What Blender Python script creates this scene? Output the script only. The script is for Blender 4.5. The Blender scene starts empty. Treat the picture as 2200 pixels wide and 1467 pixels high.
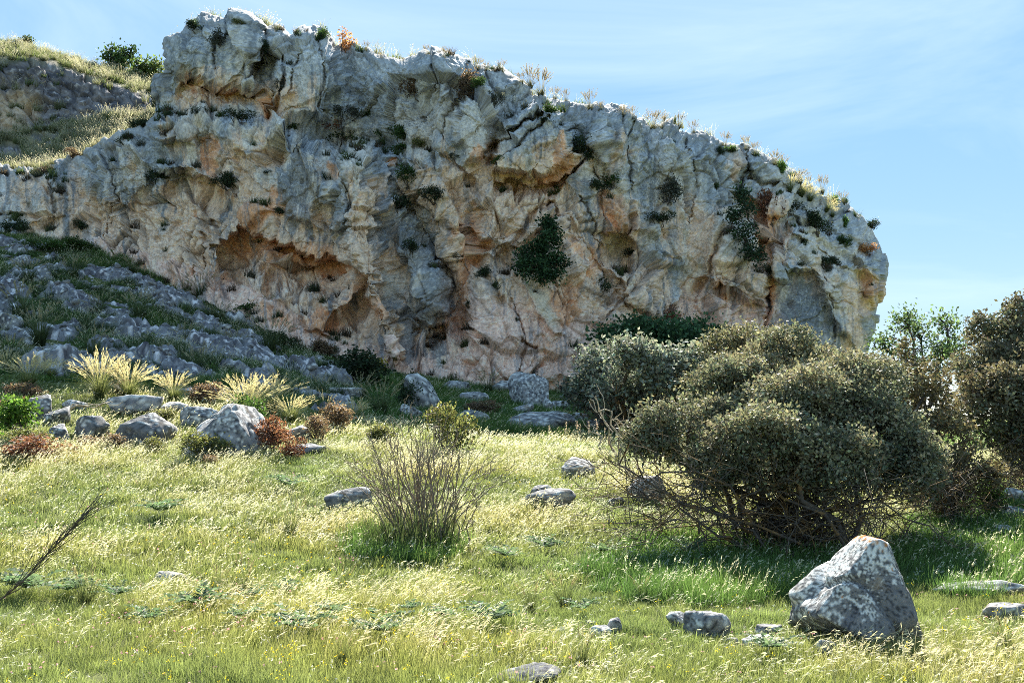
import bpy, math, random
import numpy as np
from mathutils import Vector, Matrix

# ------------------------------------------------------------------ camera, sky, sun, exposure
scene = bpy.context.scene
COL = scene.collection
F = 2139.0                      # focal length in photograph pixels (2200 wide)
TP = 0.0778                     # tangent of the upward pitch
CAMZ = 1.6
PITCH = math.atan(TP)

cam_data = bpy.data.cameras.new('camera')
cam_data.sensor_width = 36.0
cam_data.lens = 36.0 * F / 2200.0
cam_data.clip_start = 0.05
cam_data.clip_end = 12000.0
cam = bpy.data.objects.new('camera', cam_data)
COL.objects.link(cam)
cam.location = (0, 0, CAMZ)
cam.rotation_euler = (math.radians(90) + PITCH, 0, 0)
scene.camera = cam

SUN_AZ = math.radians(6.0)     # to the right of the viewing direction
SUN_EL = math.radians(37.5)
SUN_DIR = Vector((math.sin(SUN_AZ) * math.cos(SUN_EL), math.cos(SUN_AZ) * math.cos(SUN_EL), math.sin(SUN_EL)))

SKY_GAIN = 1.78
world = bpy.data.worlds.new('World')
scene.world = world
world.use_nodes = True
wn, wl = world.node_tree.nodes, world.node_tree.links
wn.clear()
sky = wn.new('ShaderNodeTexSky')
sky.sky_type = 'NISHITA'
sky.sun_disc = False
sky.sun_elevation = SUN_EL
sky.sun_rotation = SUN_AZ
sky.altitude = 2000
sky.air_density = 1.0
sky.dust_density = 0.1
sky.ozone_density = 3.0
# thin cirrus veil, laid out on the sky dome itself
tco = wn.new('ShaderNodeTexCoord')
mpn = wn.new('ShaderNodeMapping')
mpn.inputs['Rotation'].default_value = (0.0, 0.0, math.radians(25))
mpn.inputs['Location'].default_value = (1.7, 0.6, 0.2)
mpn.inputs['Scale'].default_value = (1.0, 3.2, 5.0)
cn = wn.new('ShaderNodeTexNoise')
cn.inputs['Scale'].default_value = 1.6
cn.inputs['Detail'].default_value = 7
cn.inputs['Roughness'].default_value = 0.58
cn.inputs['Distortion'].default_value = 0.6
cr = wn.new('ShaderNodeMapRange')
cr.inputs['From Min'].default_value = 0.42
cr.inputs['From Max'].default_value = 0.85
cr.inputs['To Min'].default_value = 0.0
cr.inputs['To Max'].default_value = 0.38
cmix = wn.new('ShaderNodeMixRGB')
cmix.inputs['Color2'].default_value = (2.2, 2.4, 2.55, 1)
bg = wn.new('ShaderNodeBackground')
bg.inputs['Strength'].default_value = 0.12
wo = wn.new('ShaderNodeOutputWorld')
wl.new(tco.outputs['Generated'], mpn.inputs['Vector'])
wl.new(mpn.outputs['Vector'], cn.inputs['Vector'])
wl.new(cn.outputs['Fac'], cr.inputs['Value'])
wl.new(cr.outputs['Result'], cmix.inputs['Fac'])
# the photograph holds the whole sky within a narrow range: even out the physical sky's contrast, the same in every direction
sk1 = wn.new('ShaderNodeMixRGB'); sk1.blend_type = 'MULTIPLY'; sk1.inputs['Fac'].default_value = 1
sk1.inputs['Color2'].default_value = (0.1, 0.1, 0.1, 1)
gam = wn.new('ShaderNodeGamma'); gam.inputs['Gamma'].default_value = 0.20
hsv = wn.new('ShaderNodeHueSaturation'); hsv.inputs['Saturation'].default_value = 3.1; hsv.inputs['Value'].default_value = SKY_GAIN
wl.new(sky.outputs['Color'], sk1.inputs['Color1'])
wl.new(sk1.outputs['Color'], gam.inputs['Color'])
wl.new(gam.outputs['Color'], hsv.inputs['Color'])
wl.new(hsv.outputs['Color'], cmix.inputs['Color1'])
wl.new(cmix.outputs['Color'], bg.inputs['Color'])
wl.new(bg.outputs['Background'], wo.inputs['Surface'])

sun_data = bpy.data.lights.new('sun', 'SUN')
sun_data.energy = 3.2
sun_data.angle = math.radians(0.53)
sun_data.color = (1.0, 0.955, 0.87)
sun = bpy.data.objects.new('sun', sun_data)
COL.objects.link(sun)
sun.location = SUN_DIR * 200
sun.rotation_euler = SUN_DIR.to_track_quat('Z', 'Y').to_euler()

scene.view_settings.view_transform = 'Standard'
scene.view_settings.look = 'None'
scene.view_settings.exposure = 2.42
scene.view_settings.gamma = 1.0
scene.view_settings.use_curve_mapping = False
scene.render.engine = 'CYCLES'
scene.cycles.max_bounces = 6
scene.cycles.diffuse_bounces = 4
scene.cycles.glossy_bounces = 1
scene.cycles.transmission_bounces = 4
scene.cycles.transparent_max_bounces = 4
scene.cycles.caustics_reflective = False
scene.cycles.caustics_refractive = False
scene.cycles.use_denoising = False
scene.cycles.filter_width = 0.9

# ------------------------------------------------------------------ numeric helpers
def ray(px, py):
    """viewing direction of a photograph pixel, scaled so that y = 1"""
    px = np.asarray(px, float); py = np.asarray(py, float)
    v = (733.5 - py) / F
    c, s = math.cos(PITCH), math.sin(PITCH)
    dy = c - s * v
    return (px - 1100.0) / F / dy, (s + c * v) / dy

def at(px, py, Y):
    rx, rz = ray(px, py)
    Y = np.asarray(Y, float)
    return np.stack(np.broadcast_arrays(rx * Y, Y + 0 * rx, CAMZ + rz * Y), -1)

def project(P):
    """world points to photograph pixels and distance along the view axis"""
    x, y, z = P[..., 0], P[..., 1], P[..., 2] - CAMZ
    c, s = math.cos(PITCH), math.sin(PITCH)
    f = c * y + s * z
    u = -s * y + c * z
    return 1100 + F * x / f, 733.5 - F * u / f, f

_r = np.random.RandomState(11)
_PERM = np.concatenate([_r.permutation(1024)] * 3)
_ang = _r.rand(1024) * 2 * np.pi
_G2 = np.stack([np.cos(_ang), np.sin(_ang)], -1)
_g3 = _r.randn(1024, 3); _G3 = _g3 / np.linalg.norm(_g3, axis=1, keepdims=True)
_RV = _r.rand(1024)

def perlin2(x, y, seed=0):
    x = np.asarray(x, float); y = np.asarray(y, float)
    xi = np.floor(x).astype(np.int64); yi = np.floor(y).astype(np.int64)
    xf, yf = x - xi, y - yi
    u = xf * xf * xf * (xf * (xf * 6 - 15) + 10); v = yf * yf * yf * (yf * (yf * 6 - 15) + 10)
    def g(i, j, dx, dy):
        h = _PERM[(_PERM[(i + seed * 131) & 1023] + j + seed * 17) & 1023]
        G = _G2[h]
        return G[..., 0] * dx + G[..., 1] * dy
    a = g(xi, yi, xf, yf); b = g(xi + 1, yi, xf - 1, yf)
    c = g(xi, yi + 1, xf, yf - 1); d = g(xi + 1, yi + 1, xf - 1, yf - 1)
    return ((a + (b - a) * u) * (1 - v) + (c + (d - c) * u) * v) * 1.5

def perlin3(p, seed=0):
    xi = np.floor(p).astype(np.int64); f = p - xi
    w = f * f * f * (f * (f * 6 - 15) + 10)
    out = 0.0
    for dx in (0, 1):
        for dy in (0, 1):
            for dz in (0, 1):
                h = _PERM[(_PERM[(_PERM[(xi[..., 0] + dx + seed * 57) & 1023] + xi[..., 1] + dy) & 1023] + xi[..., 2] + dz) & 1023]
                G = _G3[h]
                t = G[..., 0] * (f[..., 0] - dx) + G[..., 1] * (f[..., 1] - dy) + G[..., 2] * (f[..., 2] - dz)
                wx = w[..., 0] if dx else 1 - w[..., 0]
                wy = w[..., 1] if dy else 1 - w[..., 1]
                wz = w[..., 2] if dz else 1 - w[..., 2]
                out = out + t * wx * wy * wz
    return out * 1.5

def fbm2(x, y, oct=4, seed=0, gain=0.5, ridged=False):
    s, a, n = 0.0, 1.0, 0.0
    for o in range(oct):
        v = perlin2(x * 2 ** o + o * 7.3, y * 2 ** o - o * 3.1, seed + o)
        if ridged: v = 1 - 2 * np.abs(v)
        s = s + v * a; n += a; a *= gain
    return s / n

def fbm3(p, oct=4, seed=0, gain=0.5):
    s, a, n = 0.0, 1.0, 0.0
    for o in range(oct):
        s = s + perlin3(p * 2 ** o + o * 5.7, seed + o) * a; n += a; a *= gain
    return s / n

def cells(x, y, seed=0):
    """Worley cells: distance to the nearest and second nearest seed, offset from the nearest, three random numbers per cell"""
    xi = np.floor(x).astype(np.int64); yi = np.floor(y).astype(np.int64)
    f1 = np.full(x.shape, 9.0); f2 = np.full(x.shape, 9.0)
    ox = np.zeros(x.shape); oy = np.zeros(x.shape); cid = np.zeros(x.shape, np.int64)
    for i in (-1, 0, 1):
        for j in (-1, 0, 1):
            cx, cy = xi + i, yi + j
            h = _PERM[(_PERM[(cx + seed * 91) & 1023] + cy + seed * 29) & 1023]
            dx = x - (cx + 0.1 + 0.8 * _RV[h]); dy = y - (cy + 0.1 + 0.8 * _RV[(h + 333) & 1023])
            d = np.sqrt(dx * dx + dy * dy)
            m = d < f1
            f2 = np.where(m, f1, np.minimum(f2, d))
            ox = np.where(m, dx, ox); oy = np.where(m, dy, oy); cid = np.where(m, h, cid)
            f1 = np.where(m, d, f1)
    return f1, f2, ox, oy, _RV[(cid + 77) & 1023], _RV[(cid + 191) & 1023], _RV[(cid + 555) & 1023]

def facets(x, y, seed=0, tilt=1.0, ty=1.0):
    f1, f2, ox, oy, a, b, c = cells(x, y, seed)
    h = (a - 0.5) + tilt * ((b - 0.5) * ox + ty * (c - 0.5) * oy)
    crack = np.clip((f2 - f1) / 0.09, 0, 1)
    return h, crack

def sstep(e0, e1, x):
    t = np.clip((x - e0) / (e1 - e0), 0, 1)
    return t * t * (3 - 2 * t)

def ell(px, py, cx, cy, rx, ry, rot=0.0, soft=0.45):
    c, s = math.cos(math.radians(rot)), math.sin(math.radians(rot))
    dx, dy = px - cx, py - cy
    u, v = (c * dx + s * dy) / rx, (-s * dx + c * dy) / ry
    return 1 - sstep(1 - soft, 1 + soft, np.sqrt(u * u + v * v))

def polysd(px, py, poly):
    """signed distance to a polygon, positive inside"""
    poly = np.asarray(poly, float)
    d = np.full(px.shape, 1e9); inside = np.zeros(px.shape, bool)
    for k in range(len(poly)):
        ax, ay = poly[k]; bx, by = poly[(k + 1) % len(poly)]
        ex, ey = bx - ax, by - ay
        t = np.clip(((px - ax) * ex + (py - ay) * ey) / (ex * ex + ey * ey), 0, 1)
        d = np.minimum(d, np.hypot(px - ax - t * ex, py - ay - t * ey))
        cond = (ay > py) != (by > py)
        inside ^= cond & (px < ex * (py - ay) / (ey if ey else 1e-9) + ax)
    return np.where(inside, d, -d)

def interp(pts, x):
    pts = np.asarray(pts, float)
    return np.interp(x, pts[:, 0], pts[:, 1])

def catmull(pts, n):
    """smooth curve through pts, n points evenly spread by arc length"""
    pts = np.asarray(pts, float)
    p = np.vstack([2 * pts[0] - pts[1], pts, 2 * pts[-1] - pts[-2]])
    out = []
    for k in range(1, len(p) - 2):
        for t in np.linspace(0, 1, 24, endpoint=False):
            a, b, c, d = p[k - 1], p[k], p[k + 1], p[k + 2]
            out.append(0.5 * (2 * b + (c - a) * t + (2 * a - 5 * b + 4 * c - d) * t * t + (3 * b - a - 3 * c + d) * t ** 3))
    out.append(pts[-1])
    out = np.array(out)
    s = np.concatenate([[0], np.cumsum(np.linalg.norm(np.diff(out, axis=0), axis=1))])
    q = np.linspace(0, s[-1], n)
    return np.stack([np.interp(q, s, out[:, k]) for k in range(out.shape[1])], -1)

# ------------------------------------------------------------------ object helpers
def mesh_from(name, verts, faces, mat=None, colors=None, smooth=False, mats=None, midx=None):
    verts = np.ascontiguousarray(verts, np.float32).reshape(-1, 3)
    me = bpy.data.meshes.new(name)
    faces = np.asarray(faces)
    k = faces.shape[1]
    me.vertices.add(len(verts)); me.vertices.foreach_set('co', verts.ravel())
    me.loops.add(faces.size); me.loops.foreach_set('vertex_index', faces.astype(np.int32).ravel())
    me.polygons.add(len(faces))
    me.polygons.foreach_set('loop_start', np.arange(0, faces.size, k, dtype=np.int32))
    me.polygons.foreach_set('loop_total', np.full(len(faces), k, np.int32))
    for m in (mats or ([mat] if mat else [])):
        me.materials.append(m)
    if midx is not None:
        me.polygons.foreach_set('material_index', np.asarray(midx, np.int32))
    if smooth:
        me.polygons.foreach_set('use_smooth', np.ones(len(faces), bool))
    me.update(calc_edges=True)
    if colors is not None:
        at_ = me.color_attributes.new('tint', 'FLOAT_COLOR', 'POINT')
        c = np.ones((len(verts), 4), np.float32); c[:, :3] = np.asarray(colors).reshape(-1, 3)
        at_.data.foreach_set('color', c.ravel())
    return me

def grid_faces(nr, nc):
    i = np.arange(nr * nc).reshape(nr, nc)
    return np.stack([i[:-1, :-1], i[:-1, 1:], i[1:, 1:], i[1:, :-1]], -1).reshape(-1, 4)

def link(name, me, parent=None, loc=None, rot=None, scale=None):
    o = bpy.data.objects.new(name, me)
    COL.objects.link(o)
    if parent is not None: o.parent = parent
    if loc is not None: o.location = tuple(float(v) for v in loc)
    if rot is not None: o.rotation_euler = tuple(float(v) for v in rot)
    if scale is not None: o.scale = (scale,) * 3 if np.isscalar(scale) else tuple(scale)
    return o

def tag(o, label, cat, group=None):
    o['label'] = label; o['category'] = cat
    if group: o['group'] = group
    return o

def empty(name, loc, label, cat, group=None):
    o = bpy.data.objects.new(name, None)
    o.empty_display_size = 0.1
    COL.objects.link(o); o.location = tuple(float(v) for v in loc)
    return tag(o, label, cat, group)

def structure(o):
    o['kind'] = 'structure'; return o

# ------------------------------------------------------------------ material helpers
def material(name):
    m = bpy.data.materials.new(name); m.use_nodes = True
    n, l = m.node_tree.nodes, m.node_tree.links
    n.clear()
    out = n.new('ShaderNodeOutputMaterial')
    return m, n, l, out

def noise_node(n, l, vec, scale, detail=5, rough=0.55, dist=0.0):
    t = n.new('ShaderNodeTexNoise')
    t.inputs['Scale'].default_value = scale; t.inputs['Detail'].default_value = detail
    t.inputs['Roughness'].default_value = rough; t.inputs['Distortion'].default_value = dist
    if vec is not None: l.new(vec, t.inputs['Vector'])
    return t

def ramp(n, l, fac, stops):
    r = n.new('ShaderNodeValToRGB')
    e = r.color_ramp.elements
    while len(e) < len(stops): e.new(0.5)
    for k, (p, c) in enumerate(stops):
        e[k].position = p; e[k].color = (c, c, c, 1) if np.isscalar(c) else (*c, 1)
    l.new(fac, r.inputs['Fac'])
    return r

def mixc(n, l, kind, fac, a, b):
    m = n.new('ShaderNodeMixRGB'); m.blend_type = kind
    for sock, v in (('Fac', fac), ('Color1', a), ('Color2', b)):
        if hasattr(v, 'is_output'): l.new(v, m.inputs[sock])
        else: m.inputs[sock].default_value = v if np.isscalar(v) else (*v, 1)
    return m.outputs['Color']

def rock_vertex_material(name, bump=0.35, speck=1.0):
    """rock whose large colour patches come from the mesh, grain and pitting from noise"""
    m, n, l, out = material(name)
    a = n.new('ShaderNodeAttribute'); a.attribute_name = 'tint'
    geo = n.new('ShaderNodeNewGeometry')
    p = geo.outputs['Position']
    n1 = noise_node(n, l, p, 2.4, 8, 0.68)
    n2 = noise_node(n, l, p, 7.0, 8, 0.75)
    v = ramp(n, l, n1.outputs['Fac'], [(0.28, 0.62), (0.48, 1.05), (0.72, 1.4)])
    c = mixc(n, l, 'MULTIPLY', 0.8, a.outputs['Color'], v.outputs['Color'])
    v2 = ramp(n, l, n2.outputs['Fac'], [(0.28, 0.45), (0.42, 1.0), (0.58, 1.12), (0.74, 1.9)])
    c = mixc(n, l, 'MULTIPLY', 0.75 * speck, c, v2.outputs['Color'])
    b = n.new('ShaderNodeBsdfPrincipled')
    l.new(c, b.inputs['Base Color'])
    b.inputs['Roughness'].default_value = 0.92
    b.inputs['Specular IOR Level'].default_value = 0.25
    add = n.new('ShaderNodeMath'); add.operation = 'ADD'
    l.new(n1.outputs['Fac'], add.inputs[0]); l.new(n2.outputs['Fac'], add.inputs[1])
    bp = n.new('ShaderNodeBump'); bp.inputs['Strength'].default_value = bump; bp.inputs['Distance'].default_value = 0.25
    l.new(add.outputs[0], bp.inputs['Height']); l.new(bp.outputs['Normal'], b.inputs['Normal'])
    l.new(b.outputs['BSDF'], out.inputs['Surface'])
    return m
# ------------------------------------------------------------------ ground: thin-plate surface through surveyed points
def _z(px, py, Y): return CAMZ + ray(px, py)[1] * Y
GP = []
for X in (-40, -14, -5, 0, 5, 14, 40):
    GP.append((X, -12, 0.0)); GP.append((X, 2, 0.0))
for (px, py, Y) in [(0, 1467, 6), (700, 1467, 6), (1400, 1467, 6), (2200, 1467, 6), (1850, 1395, 7),
                    (0, 1200, 11), (500, 1195, 11.5), (900, 1180, 12), (1350, 1190, 11.8), (1700, 1185, 12), (2200, 1180, 12),
                    (100, 1000, 17), (600, 975, 18), (400, 945, 20), (1230, 1010, 17), (1390, 1065, 15), (1170, 1080, 14.5),
                    (740, 1088, 14.5), (2150, 1085, 15), (2200, 1000, 22), (1900, 965, 26), (1100, 945, 26), (800, 915, 24),
                    (300, 860, 25), (0, 835, 25), (540, 890, 24), (1350, 935, 28), (1000, 900, 31), (1170, 915, 30),
                    (1145, 878, 35), (900, 805, 42), (1230, 850, 42), (1500, 885, 40), (1850, 890, 50), (740, 780, 41.5),
                    (700, 870, 29), (500, 800, 31), (250, 790, 29), (600, 720, 42), (450, 640, 45), (200, 525, 48),
                    (0, 505, 49), (0, 650, 37), (300, 690, 37), (-250, 500, 50), (-300, 800, 27), (-300, 650, 37),
                    (-400, 1000, 17), (2600, 1000, 22), (2600, 940, 35), (2100, 925, 42), (2300, 910, 60)]:
    q = at(px, py, Y); GP.append((q[0], q[1], q[2]))
for (X, Y, z) in [(-60, 60, 13), (0, 64, 6), (30, 66, 1.5), (60, 60, 0.8), (60, 30, 0.6), (-60, 30, 5.5), (-30, 64, 12)]:
    GP.append((X, Y, z))
GP = np.array(GP, float)
def _tps(r2): return 0.5 * r2 * np.log(r2 + 1e-12)
NGP = len(GP)
_K = _tps(((GP[:, None, :2] - GP[None, :, :2]) ** 2).sum(-1)) + np.eye(NGP) * 2.0
_Pm = np.hstack([np.ones((NGP, 1)), GP[:, :2]])
_A = np.zeros((NGP + 3, NGP + 3)); _A[:NGP, :NGP] = _K; _A[:NGP, NGP:] = _Pm; _A[NGP:, :NGP] = _Pm.T
_sol = np.linalg.solve(_A, np.concatenate([GP[:, 2], np.zeros(3)]))

def ground_z(X, Y):
    X = np.asarray(X, float); Y = np.asarray(Y, float)
    sh = np.broadcast(X, Y).shape
    x = np.broadcast_to(X, sh).ravel(); y = np.broadcast_to(Y, sh).ravel()
    # beyond the surveyed piece the land settles to a gentle plain
    cx = np.clip(x, -62, 62); cy = np.clip(y, -14, 66)
    z = np.full(x.shape, _sol[NGP]) + _sol[NGP + 1] * cx + _sol[NGP + 2] * cy
    for k in range(NGP):
        z += _sol[k] * _tps((cx - GP[k, 0]) ** 2 + (cy - GP[k, 1]) ** 2)
    far = np.hypot(x - cx, y - cy)
    z = z * np.exp(-far / 120.0) + 0.8 * (1 - np.exp(-far / 120.0))
    z += 0.05 * perlin2(x * 0.55, y * 0.55, 3) + 0.035 * perlin2(x * 1.7, y * 1.7, 5)
    return z.reshape(sh)

_HY = np.arange(2.5, 64, 0.04)
def hit(px, py):
    """where the line of sight of a photograph pixel meets the ground"""
    rx, rz = ray(px, py)
    d = CAMZ + rz * _HY - ground_z(rx * _HY, _HY)
    k = int(np.argmax(d < 0)) if (d < 0).any() else len(_HY) - 1
    Y = _HY[k]
    X = float(rx * Y)
    return np.array([X, Y, float(ground_z(X, Y))])

def soil_material():
    m, n, l, out = material('meadow_soil')
    geo = n.new('ShaderNodeNewGeometry')
    n1 = noise_node(n, l, geo.outputs['Position'], 0.35, 6, 0.6)
    n2 = noise_node(n, l, geo.outputs['Position'], 6.0, 6, 0.7)
    c = ramp(n, l, n1.outputs['Fac'], [(0.3, (0.075, 0.105, 0.028)), (0.55, (0.12, 0.13, 0.045)), (0.75, (0.17, 0.15, 0.07))])
    v = ramp(n, l, n2.outputs['Fac'], [(0.3, 0.5), (0.7, 1.3)])
    c = mixc(n, l, 'MULTIPLY', 0.8, c.outputs['Color'], v.outputs['Color'])
    b = n.new('ShaderNodeBsdfPrincipled'); b.inputs['Roughness'].default_value = 0.95
    b.inputs['Specular IOR Level'].default_value = 0.1
    l.new(c, b.inputs['Base Color'])
    bp = n.new('ShaderNodeBump'); bp.inputs['Strength'].default_value = 0.6; bp.inputs['Distance'].default_value = 0.06
    l.new(n2.outputs['Fac'], bp.inputs['Height']); l.new(bp.outputs['Normal'], b.inputs['Normal'])
    l.new(b.outputs['BSDF'], out.inputs['Surface'])
    return m
MAT_SOIL = soil_material()

gx = np.concatenate([-np.geomspace(4000, 62, 16)[:-1], np.linspace(-62, 62, 250), np.geomspace(62, 4000, 16)[1:]])
gy = np.concatenate([-np.geomspace(2000, 14, 12)[:-1], np.linspace(-14, 66, 190), np.geomspace(66, 6000, 20)[1:]])
GX, GY = np.meshgrid(gx, gy)
GZ = ground_z(GX, GY)
structure(link('ground', mesh_from('ground', np.stack([GX, GY, GZ], -1), grid_faces(len(gy), len(gx)), MAT_SOIL, smooth=True)))
# ------------------------------------------------------------------ the limestone cliff
CREST = [(-260, 372), (-120, 366), (0, 362), (60, 366), (120, 352), (200, 320), (260, 286), (310, 262), (336, 236), (330, 190),
         (331, 150), (345, 108), (372, 66), (395, 38), (432, 22), (480, 26), (522, 36), (552, 52), (560, 76), (568, 66), (592, 60),
         (612, 66), (626, 76), (642, 60), (662, 50), (692, 52), (718, 66), (734, 95), (762, 99), (792, 110), (840, 125), (880, 126),
         (905, 112), (926, 108), (960, 118), (1000, 136), (1040, 146), (1080, 145), (1130, 175), (1180, 200), (1230, 221), (1290, 228),
         (1340, 240), (1400, 268), (1450, 264), (1480, 272), (1520, 290), (1560, 311), (1610, 315), (1660, 347), (1700, 382), (1770, 410),
         (1822, 436)]
RIGHT = [(1822, 436), (1850, 460), (1876, 488), (1896, 522), (1908, 560), (1910, 584), (1904, 602), (1906, 622), (1900, 646),
         (1888, 668), (1886, 700), (1872, 745), (1864, 800), (1866, 850), (1870, 905)]
BASE = [(-260, 540), (0, 532), (120, 535), (200, 550), (300, 592), (400, 634), (480, 668), (560, 704), (640, 752), (700, 790), (760, 806),
        (850, 812), (950, 822), (1050, 836), (1150, 866), (1230, 890), (1400, 905), (1600, 912), (1870, 905)]
BASE_Y = [(-260, 50.5), (0, 49.3), (200, 48), (450, 45), (600, 42.5), (740, 42), (900, 42.6), (1050, 42.6), (1230, 43), (1400, 44.5), (1600, 46.5), (1760, 48), (1870, 50)]
NU, NV = 1240, 500          # front face
top = catmull(CREST, NU); bot = catmull(BASE, NU)
rgt = catmull(RIGHT[::-1], NV)
lef = np.stack([np.full(NV, -260.0), np.linspace(540, 372, NV)], -1)
aa = np.linspace(0, 1, NU)[None, :, None]; bb = np.linspace(0, 1, NV)[:, None, None]
PXY = ((1 - bb) * bot[None] + bb * top[None] + (1 - aa) * lef[:, None] + aa * rgt[:, None]
       - ((1 - aa) * (1 - bb) * bot[0] + aa * (1 - bb) * bot[-1] + (1 - aa) * bb * top[0] + aa * bb * top[-1]))
PX, PY = PXY[..., 0], PXY[..., 1]
tt = np.broadcast_to(bb[..., 0], PX.shape)
# warped copy of the picture-plane coordinates, so that authored shapes get natural edges
wx = PX + 16 * fbm2(PX / 60, PY / 60, 4, 21) ; wy = PY + 16 * fbm2(PX / 60, PY / 60, 4, 31)
sx = PX + 7 * fbm2(PX / 30, PY / 30, 4, 41) ; sy = PY + 7 * fbm2(PX / 30, PY / 30, 4, 51)

basey = interp(BASE_Y, PX)
ybot = np.interp(PX, bot[:, 0], bot[:, 1]); ytop = np.interp(PX, top[:, 0], top[:, 1])
hgt = np.clip((ybot - PY) * 0.022, 0, 40)                   # metres above the foot
lean = interp([(-260, 0.30), (200, 0.24), (420, 0.10), (760, 0.20), (1000, 0.15), (1300, 0.19), (1600, 0.28), (1880, 0.32)], PX)
depth = basey + lean * hgt
# rounding back at the crest and round the right-hand end
dtop = (PY - ytop); dr = np.interp(PY, rgt[::-1, 1], rgt[::-1, 0]) - PX
w = 70.0
depth += 1.7 * (1 - np.sqrt(np.clip(1 - (1 - np.clip(dtop / w, 0, 1)) ** 2, 0, 1))) ** 1.0
w2 = np.where(PY < 560, 200.0, 130.0)
depth += 6.5 * (1 - np.sqrt(np.clip(1 - (1 - np.clip(dr / w2, 0, 1)) ** 2, 0, 1)))

OUT = np.zeros_like(PX)       # metres towards the viewer
def bulge(poly, h, soft, warp='w', sharp_top=False):
    x, y = (wx, wy) if warp == 'w' else (sx, sy)
    d = polysd(x, y, poly)
    global OUT
    OUT = OUT + (0.95 * h if h > 0 else 0.6 * h) * sstep(-2, soft * (0.6 if h > 0 else 1.0), d)
def ridge(pts, h, wid, x=None, y=None):
    """raised (or sunk) band along a polyline"""
    global OUT
    d = np.full(PX.shape, 1e9)
    for (ax, ay), (bx, by) in zip(pts[:-1], pts[1:]):
        ex, ey = bx - ax, by - ay
        t = np.clip(((sx - ax) * ex + (sy - ay) * ey) / (ex * ex + ey * ey), 0, 1)
        d = np.minimum(d, np.hypot(sx - ax - t * ex, sy - ay - t * ey))
    OUT = OUT + (0.8 * h if wid > 7 else 1.1 * h) * np.exp(-(d / (wid * 0.8)) ** 2)

def overhang(line, h, lip_px, y1, y2):
    """a hollow under a sharp lip that eases back to the wall further down"""
    global OUT
    line = np.array(line, float)
    dy = sy - np.interp(sx, line[:, 0], line[:, 1])
    ins = sstep(line[0, 0], line[0, 0] + 22, sx) * (1 - sstep(line[-1, 0] - 22, line[-1, 0], sx))
    OUT = OUT - h * ins * sstep(0, lip_px, dy) * (1 - sstep(y1, y2, dy))
CRK = np.zeros_like(PX)
def crack(pts, h=0.3, wid=3.4):
    """a narrow open fissure"""
    global OUT, CRK
    d = np.full(PX.shape, 1e9)
    jx = sx + 5 * fbm2(PX / 12, PY / 12, 2, 44); jy = sy + 5 * fbm2(PX / 12, PY / 12, 2, 45)
    for (ax, ay), (bx, by) in zip(pts[:-1], pts[1:]):
        ex, ey = bx - ax, by - ay
        t = np.clip(((jx - ax) * ex + (jy - ay) * ey) / (ex * ex + ey * ey), 0, 1)
        d = np.minimum(d, np.hypot(jx - ax - t * ex, jy - ay - t * ey))
    m = np.exp(-(d / (wid * np.clip(0.75 + 1.6 * fbm2(PX / 35, PY / 35, 2, 46), 0.15, 1.6))) ** 2)
    OUT = OUT - h * m; CRK = np.maximum(CRK, m)

# step back above the ledge: the summit tower stands behind the lower wall
LEDGE = [(300, 262), (345, 248), (420, 246), (500, 256), (560, 262), (640, 276), (700, 296), (760, 300), (840, 310), (920, 330), (1000, 360)]
yl = interp(LEDGE, wx)
fade = sstep(290, 340, wx) * (1 - sstep(760, 960, wx))
OUT -= 2.6 * (1 - sstep(-10, 16, wy - yl)) * fade
# tower: overhanging head, undercut cream recess below it
bulge([(335, 100), (390, 30), (470, 15), (550, 40), (563, 120), (556, 188), (500, 196), (440, 190), (405, 160), (350, 180), (330, 150)], 1.5, 34)
overhang([(375, 190), (400, 166), (430, 158), (480, 186), (560, 192), (575, 200)], 0.9, 8, 24, 56)
bulge([(565, 60), (625, 60), (650, 45), (720, 60), (745, 180), (700, 270), (600, 260), (570, 200)], 0.9, 40)
bulge([(600, 120), (640, 130), (640, 200), (590, 215), (575, 160)], 0.55, 12, 's')
ridge([(600, 115), (610, 160), (590, 215), (578, 262)], -0.7, 5)
ridge([(556, 60), (560, 110), (548, 160)], -1.0, 7)
ridge([(740, 90), (756, 180), (790, 260)], -0.8, 18)
# lower left wall with ledges
ridge([(330, 268), (380, 262), (400, 290), (350, 300)], 0.9, 16)
ridge([(345, 360), (400, 355), (450, 385), (480, 420)], 0.9, 12)
ridge([(350, 378), (400, 380), (450, 405), (475, 440)], -0.7, 9)
bulge([(600, 265), (690, 290), (705, 400), (690, 500), (610, 480), (585, 380)], 0.9, 40)
ridge([(430, 300), (440, 350)], -0.8, 16)
ridge([(500, 300), (540, 330), (580, 300)], 0.5, 12)
ridge([(140, 360), (180, 430), (170, 500)], -0.7, 24)
bulge([(40, 380), (120, 370), (140, 470), (60, 490)], 0.7, 30)
bulge([(190, 340), (320, 300), (330, 400), (260, 470), (190, 430)], 0.8, 40)
# cave
overhang([(470, 560), (486, 520), (520, 482), (556, 485), (590, 512), (640, 524), (690, 550), (726, 545), (736, 560)], 2.0, 12, 60, 130)
bulge([(560, 470), (590, 455), (560, 440), (520, 455), (520, 490)], 0.5, 12, 's')
ridge([(572, 575), (575, 610)], -0.6, 12)
ridge([(592, 540), (640, 600), (600, 640)], 0.5, 14)
bulge([(660, 600), (700, 570), (728, 545), (770, 590), (775, 640), (730, 690), (690, 670), (645, 655)], 0.9, 44)
bulge([(640, 668), (690, 680), (720, 700), (716, 718), (660, 712)], 0.6, 12, 's')
ridge([(720, 698), (760, 680), (800, 640)], -1.2, 11)
bulge([(815, 690), (850, 700), (862, 745), (820, 740), (800, 715)], -1.0, 14, 's')
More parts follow.
